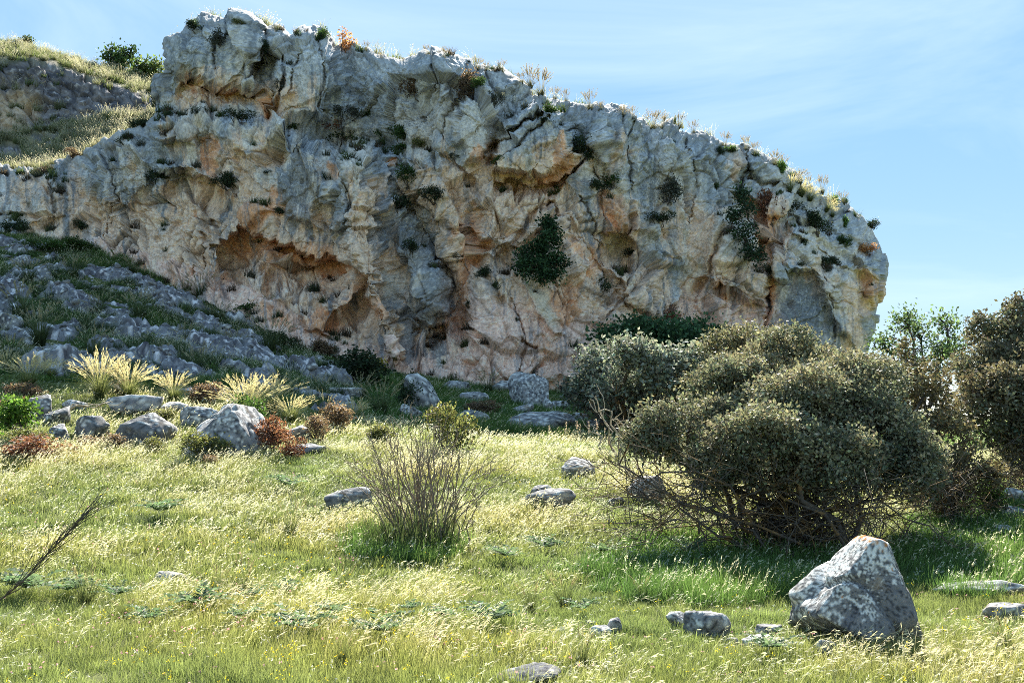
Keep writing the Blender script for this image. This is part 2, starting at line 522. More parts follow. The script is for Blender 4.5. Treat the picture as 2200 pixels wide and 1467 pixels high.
# big middle buttress
bulge([(720, 330), (770, 312), (812, 330), (826, 430), (836, 520), (850, 640), (878, 770), (840, 800), (770, 640), (735, 545), (700, 480), (690, 400)], 2.3, 46)
# gully to the right of it
ridge([(700, 300), (800, 310), (850, 380), (900, 470), (950, 560), (985, 700)], -1.8, 34)
bulge([(850, 480), (880, 500), (940, 560), (960, 640), (960, 690), (920, 680), (890, 640), (850, 560)], 1.0, 34)
bulge([(884, 590), (940, 580), (972, 620), (960, 680), (920, 700), (890, 660)], 1.1, 20, 's')
bulge([(905, 700), (960, 690), (962, 730), (925, 745)], -1.3, 14, 's')
ridge([(1000, 480), (1010, 600), (990, 720)], -0.7, 22)
ridge([(900, 700), (890, 760)], -0.6, 9)
# upper centre: blocks over the cream wall
bulge([(980, 240), (1000, 205), (1035, 190), (1052, 220), (1078, 246), (1060, 290), (1046, 345), (1000, 350), (985, 300)], 1.5, 22, 's')
bulge([(1050, 330), (1060, 290), (1110, 230), (1160, 215), (1200, 218), (1240, 270), (1232, 310), (1200, 372), (1160, 385), (1100, 372), (1056, 372)], 2.3, 30, 's')
ridge([(1036, 338), (1064, 300), (1100, 280), (1172, 238)], -1.1, 6)
ridge([(1046, 352), (1100, 322), (1160, 268), (1184, 240)], -0.5, 4)
ridge([(1240, 280), (1260, 330), (1290, 430), (1340, 560)], -1.2, 18)
ridge([(1060, 310), (1050, 345)], -0.6, 6)
ridge([(890, 300), (1000, 370), (1040, 430)], -0.7, 12)
bulge([(830, 125), (930, 105), (990, 140), (960, 220), (880, 210)], 0.8, 40)
bulge([(1040, 150), (1100, 155), (1130, 190), (1060, 200)], 0.7, 20)
# cream apron
bulge([(1000, 400), (1100, 380), (1200, 400), (1260, 520), (1300, 700), (1260, 850), (1050, 850), (980, 780), (1020, 600)], 1.1, 80)
ridge([(1110, 520), (1140, 460), (1180, 440)], -0.9, 8)
ridge([(1180, 440), (1250, 520), (1330, 640), (1420, 700)], -0.6, 9)
ridge([(990, 480), (1050, 520), (1110, 520)], 0.6, 14)
ridge([(1000, 500), (1040, 530), (1090, 545)], -0.5, 8)
bulge([(1120, 590), (1160, 620), (1215, 720), (1190, 720), (1140, 660)], 0.5, 12, 's')
bulge([(1060, 640), (1085, 630), (1090, 655), (1065, 660)], -0.7, 9, 's')
ridge([(1110, 740), (1150, 748)], -0.4, 6)
bulge([(1288, 425), (1330, 440), (1342, 480), (1320, 520), (1298, 500)], 0.9, 14, 's')
ridge([(1345, 470), (1340, 560)], -0.7, 8)
bulge([(1310, 560), (1380, 552), (1410, 600), (1400, 690), (1330, 650)], 0.7, 26)
bulge([(1400, 300), (1480, 280), (1520, 340), (1470, 420), (1400, 400)], 0.7, 50)
# right-hand third
bulge([(1585, 415), (1640, 430), (1650, 500), (1640, 580), (1610, 560), (1575, 500), (1560, 450)], -2.3, 26, 's')
bulge([(1630, 440), (1670, 420), (1706, 440), (1690, 490), (1660, 530), (1640, 520)], 0.8, 18, 's')
bulge([(1535, 460), (1560, 480), (1620, 560), (1650, 600), (1645, 660), (1560, 640), (1500, 600)], 1.3, 24, 's')
bulge([(1648, 560), (1672, 500), (1704, 464), (1740, 476), (1778, 540), (1768, 590), (1700, 596), (1655, 600)], 1.7, 22, 's')
bulge([(1745, 590), (1800, 555), (1860, 600), (1876, 680), (1850, 760), (1800, 720), (1760, 640)], 1.4, 36, 's')
bulge([(1840, 540), (1890, 540), (1912, 580), (1908, 630), (1880, 660), (1866, 600)], 1.3, 24, 's')
ridge([(1640, 470), (1720, 470), (1790, 530), (1860, 570)], -0.7, 10)
ridge([(1500, 620), (1540, 540), (1560, 480)], -0.8, 9)
ridge([(1650, 620), (1640, 700), (1620, 740)], -1.0, 9)
ridge([(1590, 320), (1605, 370), (1580, 430)], -0.8, 8)
ridge([(1605, 372), (1660, 400)], -0.7, 6)
ridge([(1700, 470), (1800, 480), (1860, 530)], -0.5, 8)
ridge([(1450, 560), (1480, 640), (1500, 720)], -0.6, 20)

overhang([(1050, 384), (1100, 384), (1160, 396), (1204, 380), (1238, 318), (1250, 318)], 1.1, 7, 16, 44)
overhang([(884, 690), (925, 704), (962, 690), (972, 690)], 1.0, 8, 24, 46)
overhang([(340, 300), (370, 296), (405, 300), (415, 305)], 0.5, 5, 10, 26)
overhang([(345, 384), (400, 380), (450, 408), (484, 440), (495, 445)], 0.6, 6, 16, 40)
overhang([(1640, 476), (1700, 470), (1790, 540), (1870, 590), (1905, 600)], 0.5, 6, 14, 34)
overhang([(1290, 520), (1320, 524), (1350, 480), (1360, 480)], 0.6, 6, 20, 44)
overhang([(1000, 546), (1060, 552), (1120, 530), (1190, 452), (1200, 452)], 0.6, 6, 18, 46)
overhang([(1866, 652), (1885, 664), (1905, 640), (1930, 640)], 0.8, 8, 30, 60)
for pts in ([(840, 300), (870, 420), (905, 490), (950, 560)], [(1240, 430), (1290, 520), (1345, 640), (1400, 700)], [(1562, 478), (1530, 560), (1500, 640)], [(1770, 545), (1850, 600), (1880, 640)],
            [(935, 462), (1020, 530), (1100, 560)], [(1660, 400), (1725, 470)], [(1180, 440), (1232, 522)], [(580, 190), (573, 264)], [(640, 100), (622, 200)], [(1606, 318), (1590, 430)], [(1652, 620), (1636, 710)],
            [(700, 300), (740, 400), (730, 500)], [(940, 130), (920, 200), (890, 240)], [(1000, 150), (980, 240), (960, 300)], [(1350, 250), (1330, 330), (1350, 420)], [(1480, 290), (1500, 400), (1480, 480)],
            [(470, 40), (455, 110), (470, 150)], [(690, 60), (700, 150), (690, 240)], [(220, 340), (240, 420), (220, 500)], [(100, 370), (120, 450)], [(430, 420), (440, 520), (420, 600)], [(1110, 830), (1130, 740), (1100, 640)], [(1780, 590), (1800, 680), (1790, 760)], [(1040, 150), (1060, 200)], [(800, 560), (830, 660), (820, 760)]):
    crack(pts)
# foot: rock flares out into a smooth apron
OUT += 1.6 * np.exp(-hgt / 1.3)
base_depth = depth - OUT
BASEP = at(PX, PY, base_depth)

# normals of the large form
def grid_normals(P):
    du = np.gradient(P, axis=1); dv = np.gradient(P, axis=0)
    n = np.cross(du, dv)
    n /= np.linalg.norm(n, axis=-1, keepdims=True) + 1e-9
    return n
def blur(a, k, it=2):
    for _ in range(it):
        for ax in (0, 1):
            c = np.cumsum(np.pad(a, [(k + 1, k) if i == ax else (0, 0) for i in range(a.ndim)], mode='edge'), axis=ax)
            n_ = a.shape[ax]
            hi = np.take(c, np.arange(2 * k + 1, 2 * k + 1 + n_), axis=ax); lo = np.take(c, np.arange(0, n_), axis=ax)
            a = (hi - lo) / (2 * k + 1)
    return a
NRM = grid_normals(blur(BASEP, 9))
NRM *= np.sign((NRM * -BASEP).sum(-1, keepdims=True))

# broken rock: tilted blocks at several sizes, fluting, pits
U = PX * 0.0225; V = PY * 0.0225
wu = U + 0.13 * fbm2(U / 1.9, V / 1.9, 3, 61); wv = V + 0.13 * fbm2(U / 1.9, V / 1.9, 3, 67)
def turned(deg):
    k = math.radians(deg); return math.cos(k) * wu + math.sin(k) * wv, -math.sin(k) * wu + math.cos(k) * wv
ru, rv = turned(-28)
qu, qv = turned(32)
h1, c1 = facets(ru / 3.0, rv / 4.4, 1, 1.9, 0.5)
h1b, c1b = facets(qu / 2.2 + 31, qv / 3.6, 6, 1.9, 0.5)
h2, c2 = facets(ru / 1.15 + 9, rv / 1.75, 2, 1.9, 0.55)
h3, c3 = facets(qu / 0.5 + 5, qv / 0.78, 3, 1.7, 0.7)
h4, c4 = facets(wu / 0.2 + 2, wv / 0.28, 4, 1.4)
rough = 0.45 + 0.55 * sstep(-0.25, 0.25, fbm2(U / 4, V / 4, 3, 71))       # smooth water-worn and broken zones
smoothz = np.maximum.reduce([ell(wx, wy, 640, 400, 70, 100), ell(wx, wy, 1150, 730, 120, 110), ell(wx, wy, 1100, 300, 150, 80),
                             ell(wx, wy, 720, 740, 120, 50, 30), ell(wx, wy, 560, 660, 110, 35, 30), ell(wx, wy, 1780, 640, 130, 120),
                             ell(wx, wy, 650, 200, 80, 80), ell(wx, wy, 450, 120, 90, 90)])
rough *= 1 - 0.5 * smoothz
flute = fbm2(wu / 0.9, wv / 4.0, 3, 81, ridged=True)
gate = sstep(-0.05, 0.2, fbm2(U / 2.6, V / 2.6, 3, 75))
gate2 = sstep(-0.05, 0.2, fbm2(U / 1.6 + 40, V / 1.6, 3, 76))
c1 = 1 - (1 - c1) * (0.25 + 0.75 * gate); c1b = 1 - (1 - c1b) * gate2; c2 = 1 - (1 - c2) * gate; c3 = 1 - (1 - c3) * gate2 * 0.8; c4 = 1 - (1 - c4) * gate * gate2
# fracture sets: slanting steps, each a flat riser and a sharp lip
def saw(x): return x - np.floor(x)
fr1 = saw(ru / 1.9 + 0.5 * fbm2(U / 3.5, V / 3.5, 2, 77)); fr2 = saw(qv / 1.5 + 0.5 * fbm2(U / 3.0, V / 3.0, 2, 78)); fr3 = saw(wv / 0.62 + 0.7 * fbm2(U / 2.0, V / 2.0, 3, 79))
def lip(x): return np.minimum(x, (1 - x) * 12)
DISP = (0.85 * h1 - 0.24 * (1 - c1) * rough) * (0.4 + 0.6 * rough) + (0.55 * h1b - 0.16 * (1 - c1b)) * (0.3 + 0.7 * rough)
DISP += rough * (0.46 * h2 - 0.18 * (1 - c2) + 0.22 * h3 - 0.10 * (1 - c3) + 0.08 * h4 - 0.03 * (1 - c4))
DISP += rough * (0.34 * lip(fr1) * gate + 0.20 * lip(fr2) * gate2 + 0.08 * lip(fr3) * (1 - gate) - 0.2)
DISP += 0.07 * flute + 0.07 * fbm2(wu / 1.1, wv / 1.5, 5, 85) + 0.07 * fbm2(U / 0.16, V / 0.16, 3, 91) * rough
DISP *= (0.55 + 0.45 * sstep(0, 40, dtop)) * (0.35 + 0.65 * sstep(0, 60, dr))
pf1, _, _, _, pa, _, _ = cells(wu / 0.9, wv / 0.9, 9)
DISP -= 0.2 * np.where(pa > 0.72, 1 - sstep(0.06, 0.2, pf1), 0)
DISP *= sstep(-0.1, 1.4, hgt + 0.4) * 0.85 + 0.15
CP = BASEP + NRM * DISP[..., None] + np.array([0, 0, 1.0]) * (0.12 * fbm2(U / 0.5, V / 0.5, 3, 95))[..., None]

# colours of the stone itself
def C(*c): return np.array(c)
T1 = fbm2(wu / 2.2, wv / 3.5, 5, 101); T2 = fbm2(U / 0.45, V / 0.9, 4, 107); T3 = fbm2(wu / 0.75, wv / 6.0, 4, 113)
T4 = fbm2(U / 0.14, V / 0.14, 3, 119)
def mixa(c, k, f): return c + (k - c) * np.clip(f, 0, 1)[..., None]
def field(lst, x=wx, y=wy):
    s = np.zeros_like(PX)
    for e in lst:
        k = e[6] if len(e) > 6 else 1.0
        s = np.maximum(s, k * ell(x, y, *e[:5], 0.6) if len(e) > 4 else ell(x, y, *e[:4], 0, 0.6))
    return s
WARM = field([(430, 165, 60, 26, 0), (470, 208, 90, 32, 0), (600, 215, 50, 50, 0, 0, .8), (690, 200, 30, 50, 0, 0, .5), (330, 560, 120, 50, 20), (250, 480, 170, 50, 10, 0, .7),
              (420, 500, 110, 110, 0, 0, .75), (480, 640, 130, 46, 28), (600, 560, 130, 110, 0), (540, 380, 60, 90, 0, 0, .6), (720, 700, 160, 90, 20), (790, 560, 50, 170, 0, 0, .85), (860, 740, 60, 60, 0, 0, .9),
              (1010, 580, 50, 150, 0), (1110, 460, 150, 110, 20), (960, 400, 90, 90, 30, 0, .6), (1190, 350, 50, 70, 20), (1160, 700, 190, 160, 0), (1220, 620, 60, 90, 20), (1310, 500, 60, 90, 0, 0, .8), (1390, 640, 80, 70, 0, 0, .5),
              (1640, 500, 60, 80, 0), (1560, 640, 90, 70, 10), (1480, 480, 60, 110, 0, 0, .5), (1580, 350, 20, 40, 0, 0, .8), (1300, 330, 60, 60, 0, 0, .55), (1880, 620, 26, 40, 0, 0, .8), (1840, 680, 30, 90, 0, 0, .6), (1060, 340, 60, 50, 0, 0, .5), (140, 460, 70, 60, 0, 0, .5), (60, 400, 60, 40, 0, 0, .4)])
ORNG = field([(450, 335, 20, 46, 0), (545, 465, 34, 30, 0), (590, 430, 22, 50, 0, 0, .8), (470, 400, 16, 34, 0, 0, .8), (550, 520, 60, 34, 0), (640, 545, 80, 30, 10), (690, 560, 50, 22, 0), (595, 590, 40, 40, 0, 0, .6),
              (720, 620, 70, 50, 0, 0, .6), (690, 690, 50, 26, 10), (590, 680, 60, 24, 30, 0, .8), (810, 660, 30, 40, 0, 0, .7), (1005, 560, 22, 110, 0, 0, .9), (985, 500, 20, 30, 0, 0, .6), (1200, 340, 22, 60, 10, 0, .9), (1185, 385, 30, 22, 0, 0, .9),
              (1030, 330, 16, 24, 0, 0, .8), (1215, 650, 40, 60, 20, 0, .9), (1255, 560, 18, 70, -30, 0, .7), (1315, 470, 26, 50, 0, 0, .9), (1285, 560, 24, 60, 0, 0, .7), (1150, 750, 60, 30, 0, 0, .6), (1640, 500, 34, 60, 0, 0, .85), (1550, 620, 26, 30, 0, 0, .8), (1655, 640, 10, 60, 0),
              (430, 200, 20, 40, 0, 0, .6), (480, 190, 40, 14, 0, 0, .8), (575, 235, 10, 30, 0, 0, .9), (640, 240, 14, 40, 0, 0, .5), (300, 590, 60, 26, 20, 0, .7), (390, 600, 40, 20, 0, 0, .6), (1885, 615, 18, 30, 0, 0, .7), (100, 480, 30, 20, 0, 0, .4), (395, 480, 10, 50, 0, 0, .5), (840, 350, 12, 24, 0, 0, .6), (710, 362, 12, 18, 0, 0, .9)])
DARK = field([(640, 400, 46, 130, 0), (600, 300, 60, 30, 0, 0, .7), (540, 110, 40, 90, 0, 0, .7), (400, 110, 40, 70, 0, 0, .4), (470, 110, 60, 60, 0, 0, .45), (720, 220, 50, 90, -10, 0, .6), (900, 560, 44, 130, -28), (935, 640, 48, 60, 0, 0, 1.2), (880, 730, 16, 80, 0), (920, 740, 30, 40, 0, 0, .8),
              (1720, 690, 90, 50, 36, 0, 1.0), (1780, 700, 80, 30, 36, 0, .7), (1440, 640, 60, 90, 0, 0, .5), (1270, 470, 26, 110, -20, 0, .7), (1380, 400, 50, 90, 0, 0, .5), (1130, 320, 50, 40, -40, 0, .6), (1130, 480, 24, 24, 0, 0, .7), (260, 420, 80, 50, 0, 0, .6), (240, 330, 60, 40, -20, 0, .7),
              (140, 430, 24, 90, 0, 0, .7), (280, 500, 26, 60, 0, 0, .6), (20, 430, 40, 70, 0, 0, .6), (470, 500, 22, 80, 0, 0, .7), (430, 440, 20, 40, 0, 0, .6), (720, 640, 50, 40, 30, 0, .5), (760, 640, 30, 40, 20, 0, .5), (340, 410, 30, 60, 0, 0, .5), (540, 200, 14, 40, 0, 0, .7), (520, 230, 10, 30, 0, 0, .6), (580, 130, 24, 30, 0, 0, .4), (700, 480, 30, 70, 0, 0, .6), (1500, 600, 60, 40, 40, 0, .4), (1600, 600, 30, 60, -30, 0, .4), (820, 740, 14, 40, 0, 0, .8)])
LICH = field([(810, 220, 100, 60, 20), (870, 260, 60, 50, 0), (690, 300, 50, 30, 0, 0, .8), (250, 350, 70, 30, -20), (60, 420, 70, 50, 0, 0, .8), (1420, 390, 44, 80, 30), (1400, 440, 50, 60, 0, 0, .8), (1290, 240, 60, 24, 20), (1710, 690, 90, 46, 36), (1480, 660, 40, 60, 0, 0, .7), (1000, 440, 60, 60, 40, 0, .7),
              (640, 330, 60, 40, 0, 0, .8), (1280, 480, 30, 90, -20, 0, .7), (930, 620, 60, 60, 0, 0, .6), (900, 430, 60, 40, 40, 0, .5), (210, 400, 60, 50, 0, 0, .8)])
PINK = field([(560, 680, 160, 50, 32), (720, 770, 160, 40, 10), (1150, 760, 180, 110, 0, 0, .9), (1000, 690, 60, 80, 0, 0, .7), (1550, 680, 130, 60, 0, 0, .8), (220, 540, 110, 24, 10), (840, 780, 100, 50, 0), (420, 610, 110, 30, 20, 0, .8), (1090, 820, 160, 50, 0)], PX, PY)
N5 = fbm2(U / 0.55, V / 1.6, 5, 161, 0.62); N6 = fbm2(wu / 0.22, wv / 2.6, 4, 163, 0.6); N7 = fbm2(U / 0.07, V / 0.1, 3, 167)
up = sstep(190, 20, dtop) * 0.5 + sstep(8, 17, hgt) * 0.5             # weathered grey skin near the crest
col = np.zeros(PX.shape + (3,)) + C(0.66, 0.575, 0.465)
col = mixa(col, C(0.50, 0.52, 0.525), up)
col = mixa(col, C(0.36, 0.385, 0.40), sstep(-0.12, 0.22, T1 + 0.4 * T3 + 0.35 * N5 + 0.12 * up) * 0.9)
low = sstep(14, 3, hgt) * 0.28 - 0.2 * up                               # the stone turns warmer towards its foot
wf = WARM * 0.85 + low + 0.5 * fbm2(wu / 1.3, wv / 2.4, 5, 131) + 0.55 * N5 + 0.25 * N6 - 0.05
col = mixa(col, C(0.84, 0.60, 0.42), sstep(0.22, 0.5, wf) * 0.9)
col = mixa(col, C(0.88, 0.57, 0.43), sstep(0.25, 0.6, PINK + 0.5 * N5 + 0.2 * N6) * 0.8)
of = ORNG * 0.95 + 0.55 * N5 + 0.3 * N6 + 0.2 * T2 - 0.1
col = mixa(col, C(0.82, 0.44, 0.24), sstep(0.3, 0.62, of) * 0.85)
col = mixa(col, C(0.56, 0.25, 0.10), sstep(0.6, 0.9, of + 0.25 * T4) * 0.5)
df = DARK * 0.85 + 0.7 * N6 + 0.4 * N5 + 0.3 * T3 - 0.2
col = mixa(col, C(0.20, 0.215, 0.225), sstep(0.2, 0.5, df) * 0.8)
strk = sstep(0.08, 0.26, N6 + 0.3 * T3) * sstep(-0.15, 0.15, T1 + 0.15)
col = mixa(col, C(0.26, 0.28, 0.295), strk * 0.6)
col = mixa(col, C(0.075, 0.07, 0.075), sstep(0.05, 0.2, N7 + 0.5 * T4 + 0.3 * N5 - 0.45 + 0.42 * LICH) * np.clip(LICH * 1.5, 0, 1) * 0.7)
col = mixa(col, C(0.07, 0.065, 0.065), sstep(0.3, 0.45, N7 + 0.5 * T4 + 0.25 * N5) * 0.55)
pale = sstep(0.26, 0.4, N7 + 0.4 * fbm2(U / 0.2, V / 0.2, 3, 149))
col = mixa(col, C(0.78, 0.75, 0.67), pale * 0.4)
col = mixa(col, C(0.10, 0.085, 0.07), (1 - np.minimum(np.minimum(c2, c1), np.minimum(c1b, c3))) * 0.62 * rough)
col *= np.clip(1 + 0.25 * T2 + 0.5 * T4 + 0.5 * N7, 0.3, 1.9)[..., None]
col = mixa(col, C(0.30, 0.295, 0.28), sstep(40, 0, dtop) * (0.6 + 0.5 * N5))
col = mixa(col, C(0.09, 0.08, 0.07), CRK * 0.35)
# fallen fresh scar on the apron, yellow-white
col = mixa(col, C(0.66, 0.60, 0.44), 0.7 * np.maximum(ell(sx, sy, 1160, 640, 14, 70, -28, 0.4), ell(sx, sy, 1330, 520, 14, 22, 0, 0.5)))

# top and far side: the rock carries on behind the skyline
NB = 46
back = (np.linspace(0, 1, NB + 1)[1:] ** 1.5)[:, None] * 22.0
bump_b = 0.5 * fbm2(np.broadcast_to(U[-1][None], (NB, NU)) / 1.5, back / 1.5, 4, 151)
TOPR = np.repeat(CP[-1][None], NB, 0)
tx, tz = ray(PX[-1], PY[-1])
TOPR = TOPR + np.stack([0 * back + 0 * TOPR[..., 0], back + 0 * TOPR[..., 0], (0.6 * bump_b - 0.30) * np.clip(back / 1.5, 0, 1.0) - 0.05 * back], -1)
tcol = np.zeros((NB, NU, 3)) + C(0.16, 0.14, 0.085)
tcol[:4] = col[-1] + (tcol[:4] - col[-1]) * np.array([.3, .55, .75, .9])[:, None, None]
FULL = np.concatenate([CP, TOPR], 0); FCOL = np.concatenate([col, tcol], 0)
NBR = 50
backr = (np.linspace(0, 1, NBR + 1)[1:] ** 1.4)[None, :] * 26.0
RC = np.repeat(FULL[:, -1][:, None], NBR, 1)
zz = RC[..., 2]
rb = 0.9 * fbm2(zz / 2.0 + 0 * backr, backr / 2.0 + 0 * zz, 5, 157) * np.clip(backr / 3, 0, 1)
RC = RC + np.stack([rb - 0.06 * backr, backr + 0 * zz, 0 * zz], -1)
FULL = np.concatenate([FULL, RC], 1); FCOL = np.concatenate([FCOL, np.repeat(FCOL[:, -1][:, None], NBR, 1)], 1)
MAT_CLIFF = rock_vertex_material('limestone', 0.38)
nr, nc = FULL.shape[:2]
structure(link('cliff', mesh_from('cliff', FULL, grid_faces(nr, nc), MAT_CLIFF, colors=np.clip(FCOL, 0.02, 0.9))))
CPX, CPY, CPD = project(CP)

def on_cliff(px, py):
    """the point of the rock face seen at a photograph pixel"""
    d = (CPX - px) ** 2 + (CPY - py) ** 2
    near = d < max(d.min() * 1.5, 9.0)
    k = np.argmin(np.where(near, CPD, 1e9))
    i, j = np.unravel_index(k, CPX.shape)
    return CP[i, j].copy()
# ------------------------------------------------------------------ bare limestone slope below the cliff, on the left
SLOPE = [(-320, 505), (0, 514), (150, 526), (300, 585), (450, 655), (600, 730), (735, 792), (765, 850), (735, 890), (660, 885), (590, 866),
         (450, 858), (330, 842), (150, 815), (-320, 800)]
def slope_mask(P):
    px, py, _ = project(P)
    px = px + 26 * fbm2(P[..., 0] / 2.2, P[..., 1] / 2.2, 3, 211); py = py + 12 * fbm2(P[..., 0] / 2.2, P[..., 1] / 2.2, 3, 213)
    return sstep(-6, 14, polysd(px, py, SLOPE))
SX, SY = np.meshgrid(np.linspace(-33, -2, 520), np.linspace(24, 50.5, 400))
SZ = ground_z(SX, SY)
SP = np.stack([SX, SY, SZ], -1)
sm = slope_mask(SP)
q1 = SX + 0.4 * fbm2(SX / 1.1, SY / 1.1, 3, 221); q2 = SY + 0.4 * fbm2(SX / 1.1, SY / 1.1, 3, 223)
a1, b1 = facets(q1 / 2.6, q2 / 1.8, 31, 1.5); a2, b2 = facets(q1 / 0.95, q2 / 0.7, 32, 1.6); a3, b3 = facets(q1 / 0.34, q2 / 0.28, 33, 1.5)
veg = sstep(0.05, 0.3, fbm2(SX / 2.6, SY / 2.6, 4, 231) + 0.17)             # soil pockets
sh = 0.42 * a1 - 0.16 * (1 - b1) + 0.16 * a2 - 0.08 * (1 - b2) + 0.11 * a3 - 0.04 * (1 - b3) + 0.2 * fbm2(SX / 1.2, SY / 0.9, 4, 233) + 0.16 * fbm2(SX / 0.35, SY / 0.35, 4, 235) + 0.05 * fbm2(SX / 0.1, SY / 0.1, 2, 237)
sh = sh * (1 - 0.6 * veg) + 0.22 - 0.3 * veg
SP[..., 2] += sm * sh - (1 - sm) * 0.4
sc = np.zeros(SX.shape + (3,)) + C(0.23, 0.225, 0.23)
sc = mixa(sc, C(0.12, 0.11, 0.115), sstep(-0.1, 0.3, fbm2(SX / 0.8, SY / 0.5, 4, 241)))
sc = mixa(sc, C(0.06, 0.055, 0.065), sstep(0.1, 0.3, fbm2(SX / 0.22, SY / 0.16, 3, 243)) * 0.8)
sc = mixa(sc, C(0.8, 0.76, 0.74), sstep(0.16, 0.3, fbm2(SX / 0.3, SY / 0.2, 3, 247)) * 0.85)
sc = mixa(sc, C(0.09, 0.095, 0.045), veg * 0.75)
structure(link('rocky_slope', mesh_from('rocky_slope', SP, grid_faces(*SX.shape), rock_vertex_material('slope_rock', 0.4), colors=np.clip(sc, 0.02, 0.9))))

# ------------------------------------------------------------------ hillside that rises behind the cliff's left shoulder
HN, HM = 360, 220
hpx = np.linspace(-260, 470, HN)[None, :] + np.zeros((HM, 1))
hsky = interp([(-260, 60), (0, 90), (60, 101), (130, 119), (200, 141), (260, 156), (330, 172), (470, 215)], hpx)
hs = np.linspace(0, 1, HM)[:, None] + 0 * hpx
hpy = 385 + (hsky - 385) * hs
rlo = interp([(-260, 300), (0, 296), (90, 276), (200, 258), (330, 246), (470, 240)], hpx) + 10 * fbm2(hpx / 40, hpy / 40, 3, 251)
rhi = interp([(-260, 120), (0, 128), (80, 122), (200, 166), (330, 205), (470, 232)], hpx) + 10 * fbm2(hpx / 40, hpy / 40, 3, 253)
hd = np.where(hpy > rlo, 70 - 10 * (hpy - rlo) / (395 - rlo), np.where(hpy > rhi, 70 + 4 * (rlo - hpy) / (rlo - rhi), 74 + 10 * (rhi - hpy) / np.maximum(rhi - hsky, 8)))
hd = blur(hd, 5)
HP = at(hpx, hpy, hd)
hrock = sstep(-4, 10, hpy - rhi) * sstep(-4, 10, rlo - hpy)
hrock = np.maximum(hrock, np.maximum(ell(hpx, hpy, 100, 298, 34, 14), ell(hpx, hpy, 10, 325, 34, 16)))
hu, hv = hpx * 0.032, hpy * 0.032
hw = hu + 0.5 * fbm2(hu / 1.5, hv / 1.5, 3, 257)
g1, e1 = facets(hw / 2.6, hv / 1.9, 41, 1.5); g2, e2 = facets(hw / 1.0, hv / 0.8, 42, 1.5); g3, e3 = facets(hw / 0.4, hv / 0.4, 43, 1.4)
hdisp = hrock * (0.9 * g1 - 0.3 * (1 - e1) + 0.45 * g2 - 0.2 * (1 - e2) + 0.2 * g3) + 0.15 * fbm2(hu, hv, 4, 261)
HNm = grid_normals(blur(HP, 6)); HNm *= np.sign((HNm * -HP).sum(-1, keepdims=True))
HP2 = HP + HNm * hdisp[..., None]
hc = np.zeros(hpx.shape + (3,)) + C(0.20, 0.17, 0.09)
hc = mixa(hc, C(0.10, 0.11, 0.04), sstep(-0.2, 0.3, fbm2(hu / 1.2, hv / 1.2, 3, 263)))
rc = np.zeros(hpx.shape + (3,)) + C(0.20, 0.18, 0.175)
rc = mixa(rc, C(0.09, 0.085, 0.09), sstep(-0.2, 0.3, fbm2(hu / 0.9, hv / 0.6, 4, 265)))
rc = mixa(rc, C(0.36, 0.33, 0.31), sstep(0.2, 0.4, fbm2(hu / 0.3, hv / 0.25, 3, 267)))
rc = mixa(rc, C(0.50, 0.38, 0.26), np.maximum(ell(hpx, hpy, 30, 228, 50, 34), ell(hpx, hpy, 10, 270, 50, 22)) * 0.9)
hc = hc + (rc - hc) * hrock[..., None]
hb = (np.linspace(0, 1, 13)[1:] ** 1.6)[:, None, None] * np.array([0, 30.0, 1.0])
HALL = np.concatenate([HP2, HP2[-1][None] + hb], 0); HCA = np.concatenate([hc, np.repeat(hc[-1][None], 12, 0)], 0)
structure(link('hillside', mesh_from('hillside', HALL, grid_faces(HM + 12, HN), rock_vertex_material('hillside_rock', 0.35), colors=np.clip(HCA, 0.02, 0.9))))
# ------------------------------------------------------------------ plant building blocks
def leaf_material(name, trans=0.45, rough=0.55, spec=0.35, instanced=False, transp_gain=1.0):
    m, n, l, out = material(name)
    a = n.new('ShaderNodeAttribute'); a.attribute_name = 'tint'
    c = a.outputs['Color']
    if instanced:
        h = n.new('ShaderNodeAttribute'); h.attribute_type = 'INSTANCER'; h.attribute_name = 'hue'
        c = mixc(n, l, 'MULTIPLY', 1.0, c, h.outputs['Color'])
    d = n.new('ShaderNodeBsdfPrincipled')
    d.inputs['Roughness'].default_value = rough; d.inputs['Specular IOR Level'].default_value = spec
    l.new(c, d.inputs['Base Color'])
    t = n.new('ShaderNodeBsdfTranslucent')
    tc = mixc(n, l, 'MULTIPLY', 1.0, c, (1.08 * transp_gain, 1.1 * transp_gain, 0.88 * transp_gain))
    l.new(tc, t.inputs['Color'])
    mx = n.new('ShaderNodeMixShader'); mx.inputs['Fac'].default_value = trans
    l.new(d.outputs['BSDF'], mx.inputs[1]); l.new(t.outputs['BSDF'], mx.inputs[2])
    l.new(mx.outputs['Shader'], out.inputs['Surface'])
    return m

def bark_material(name, c1, c2, lichen=0.0):
    m, n, l, out = material(name)
    geo = n.new('ShaderNodeNewGeometry')
    n1 = noise_node(n, l, geo.outputs['Position'], 14, 5, 0.7)
    c = ramp(n, l, n1.outputs['Fac'], [(0.3, c1), (0.7, c2)]).outputs['Color']
    if lichen:
        n2 = noise_node(n, l, geo.outputs['Position'], 5.0, 4, 0.6)
        f = ramp(n, l, n2.outputs['Fac'], [(0.5, 0.0), (0.58, lichen)])
        c = mixc(n, l, 'MIX', f.outputs['Color'], c, (0.34, 0.19, 0.05))
    b = n.new('ShaderNodeBsdfPrincipled'); b.inputs['Roughness'].default_value = 0.9
    b.inputs['Specular IOR Level'].default_value = 0.2
    l.new(c, b.inputs['Base Color']); l.new(b.outputs['BSDF'], out.inputs['Surface'])
    return m

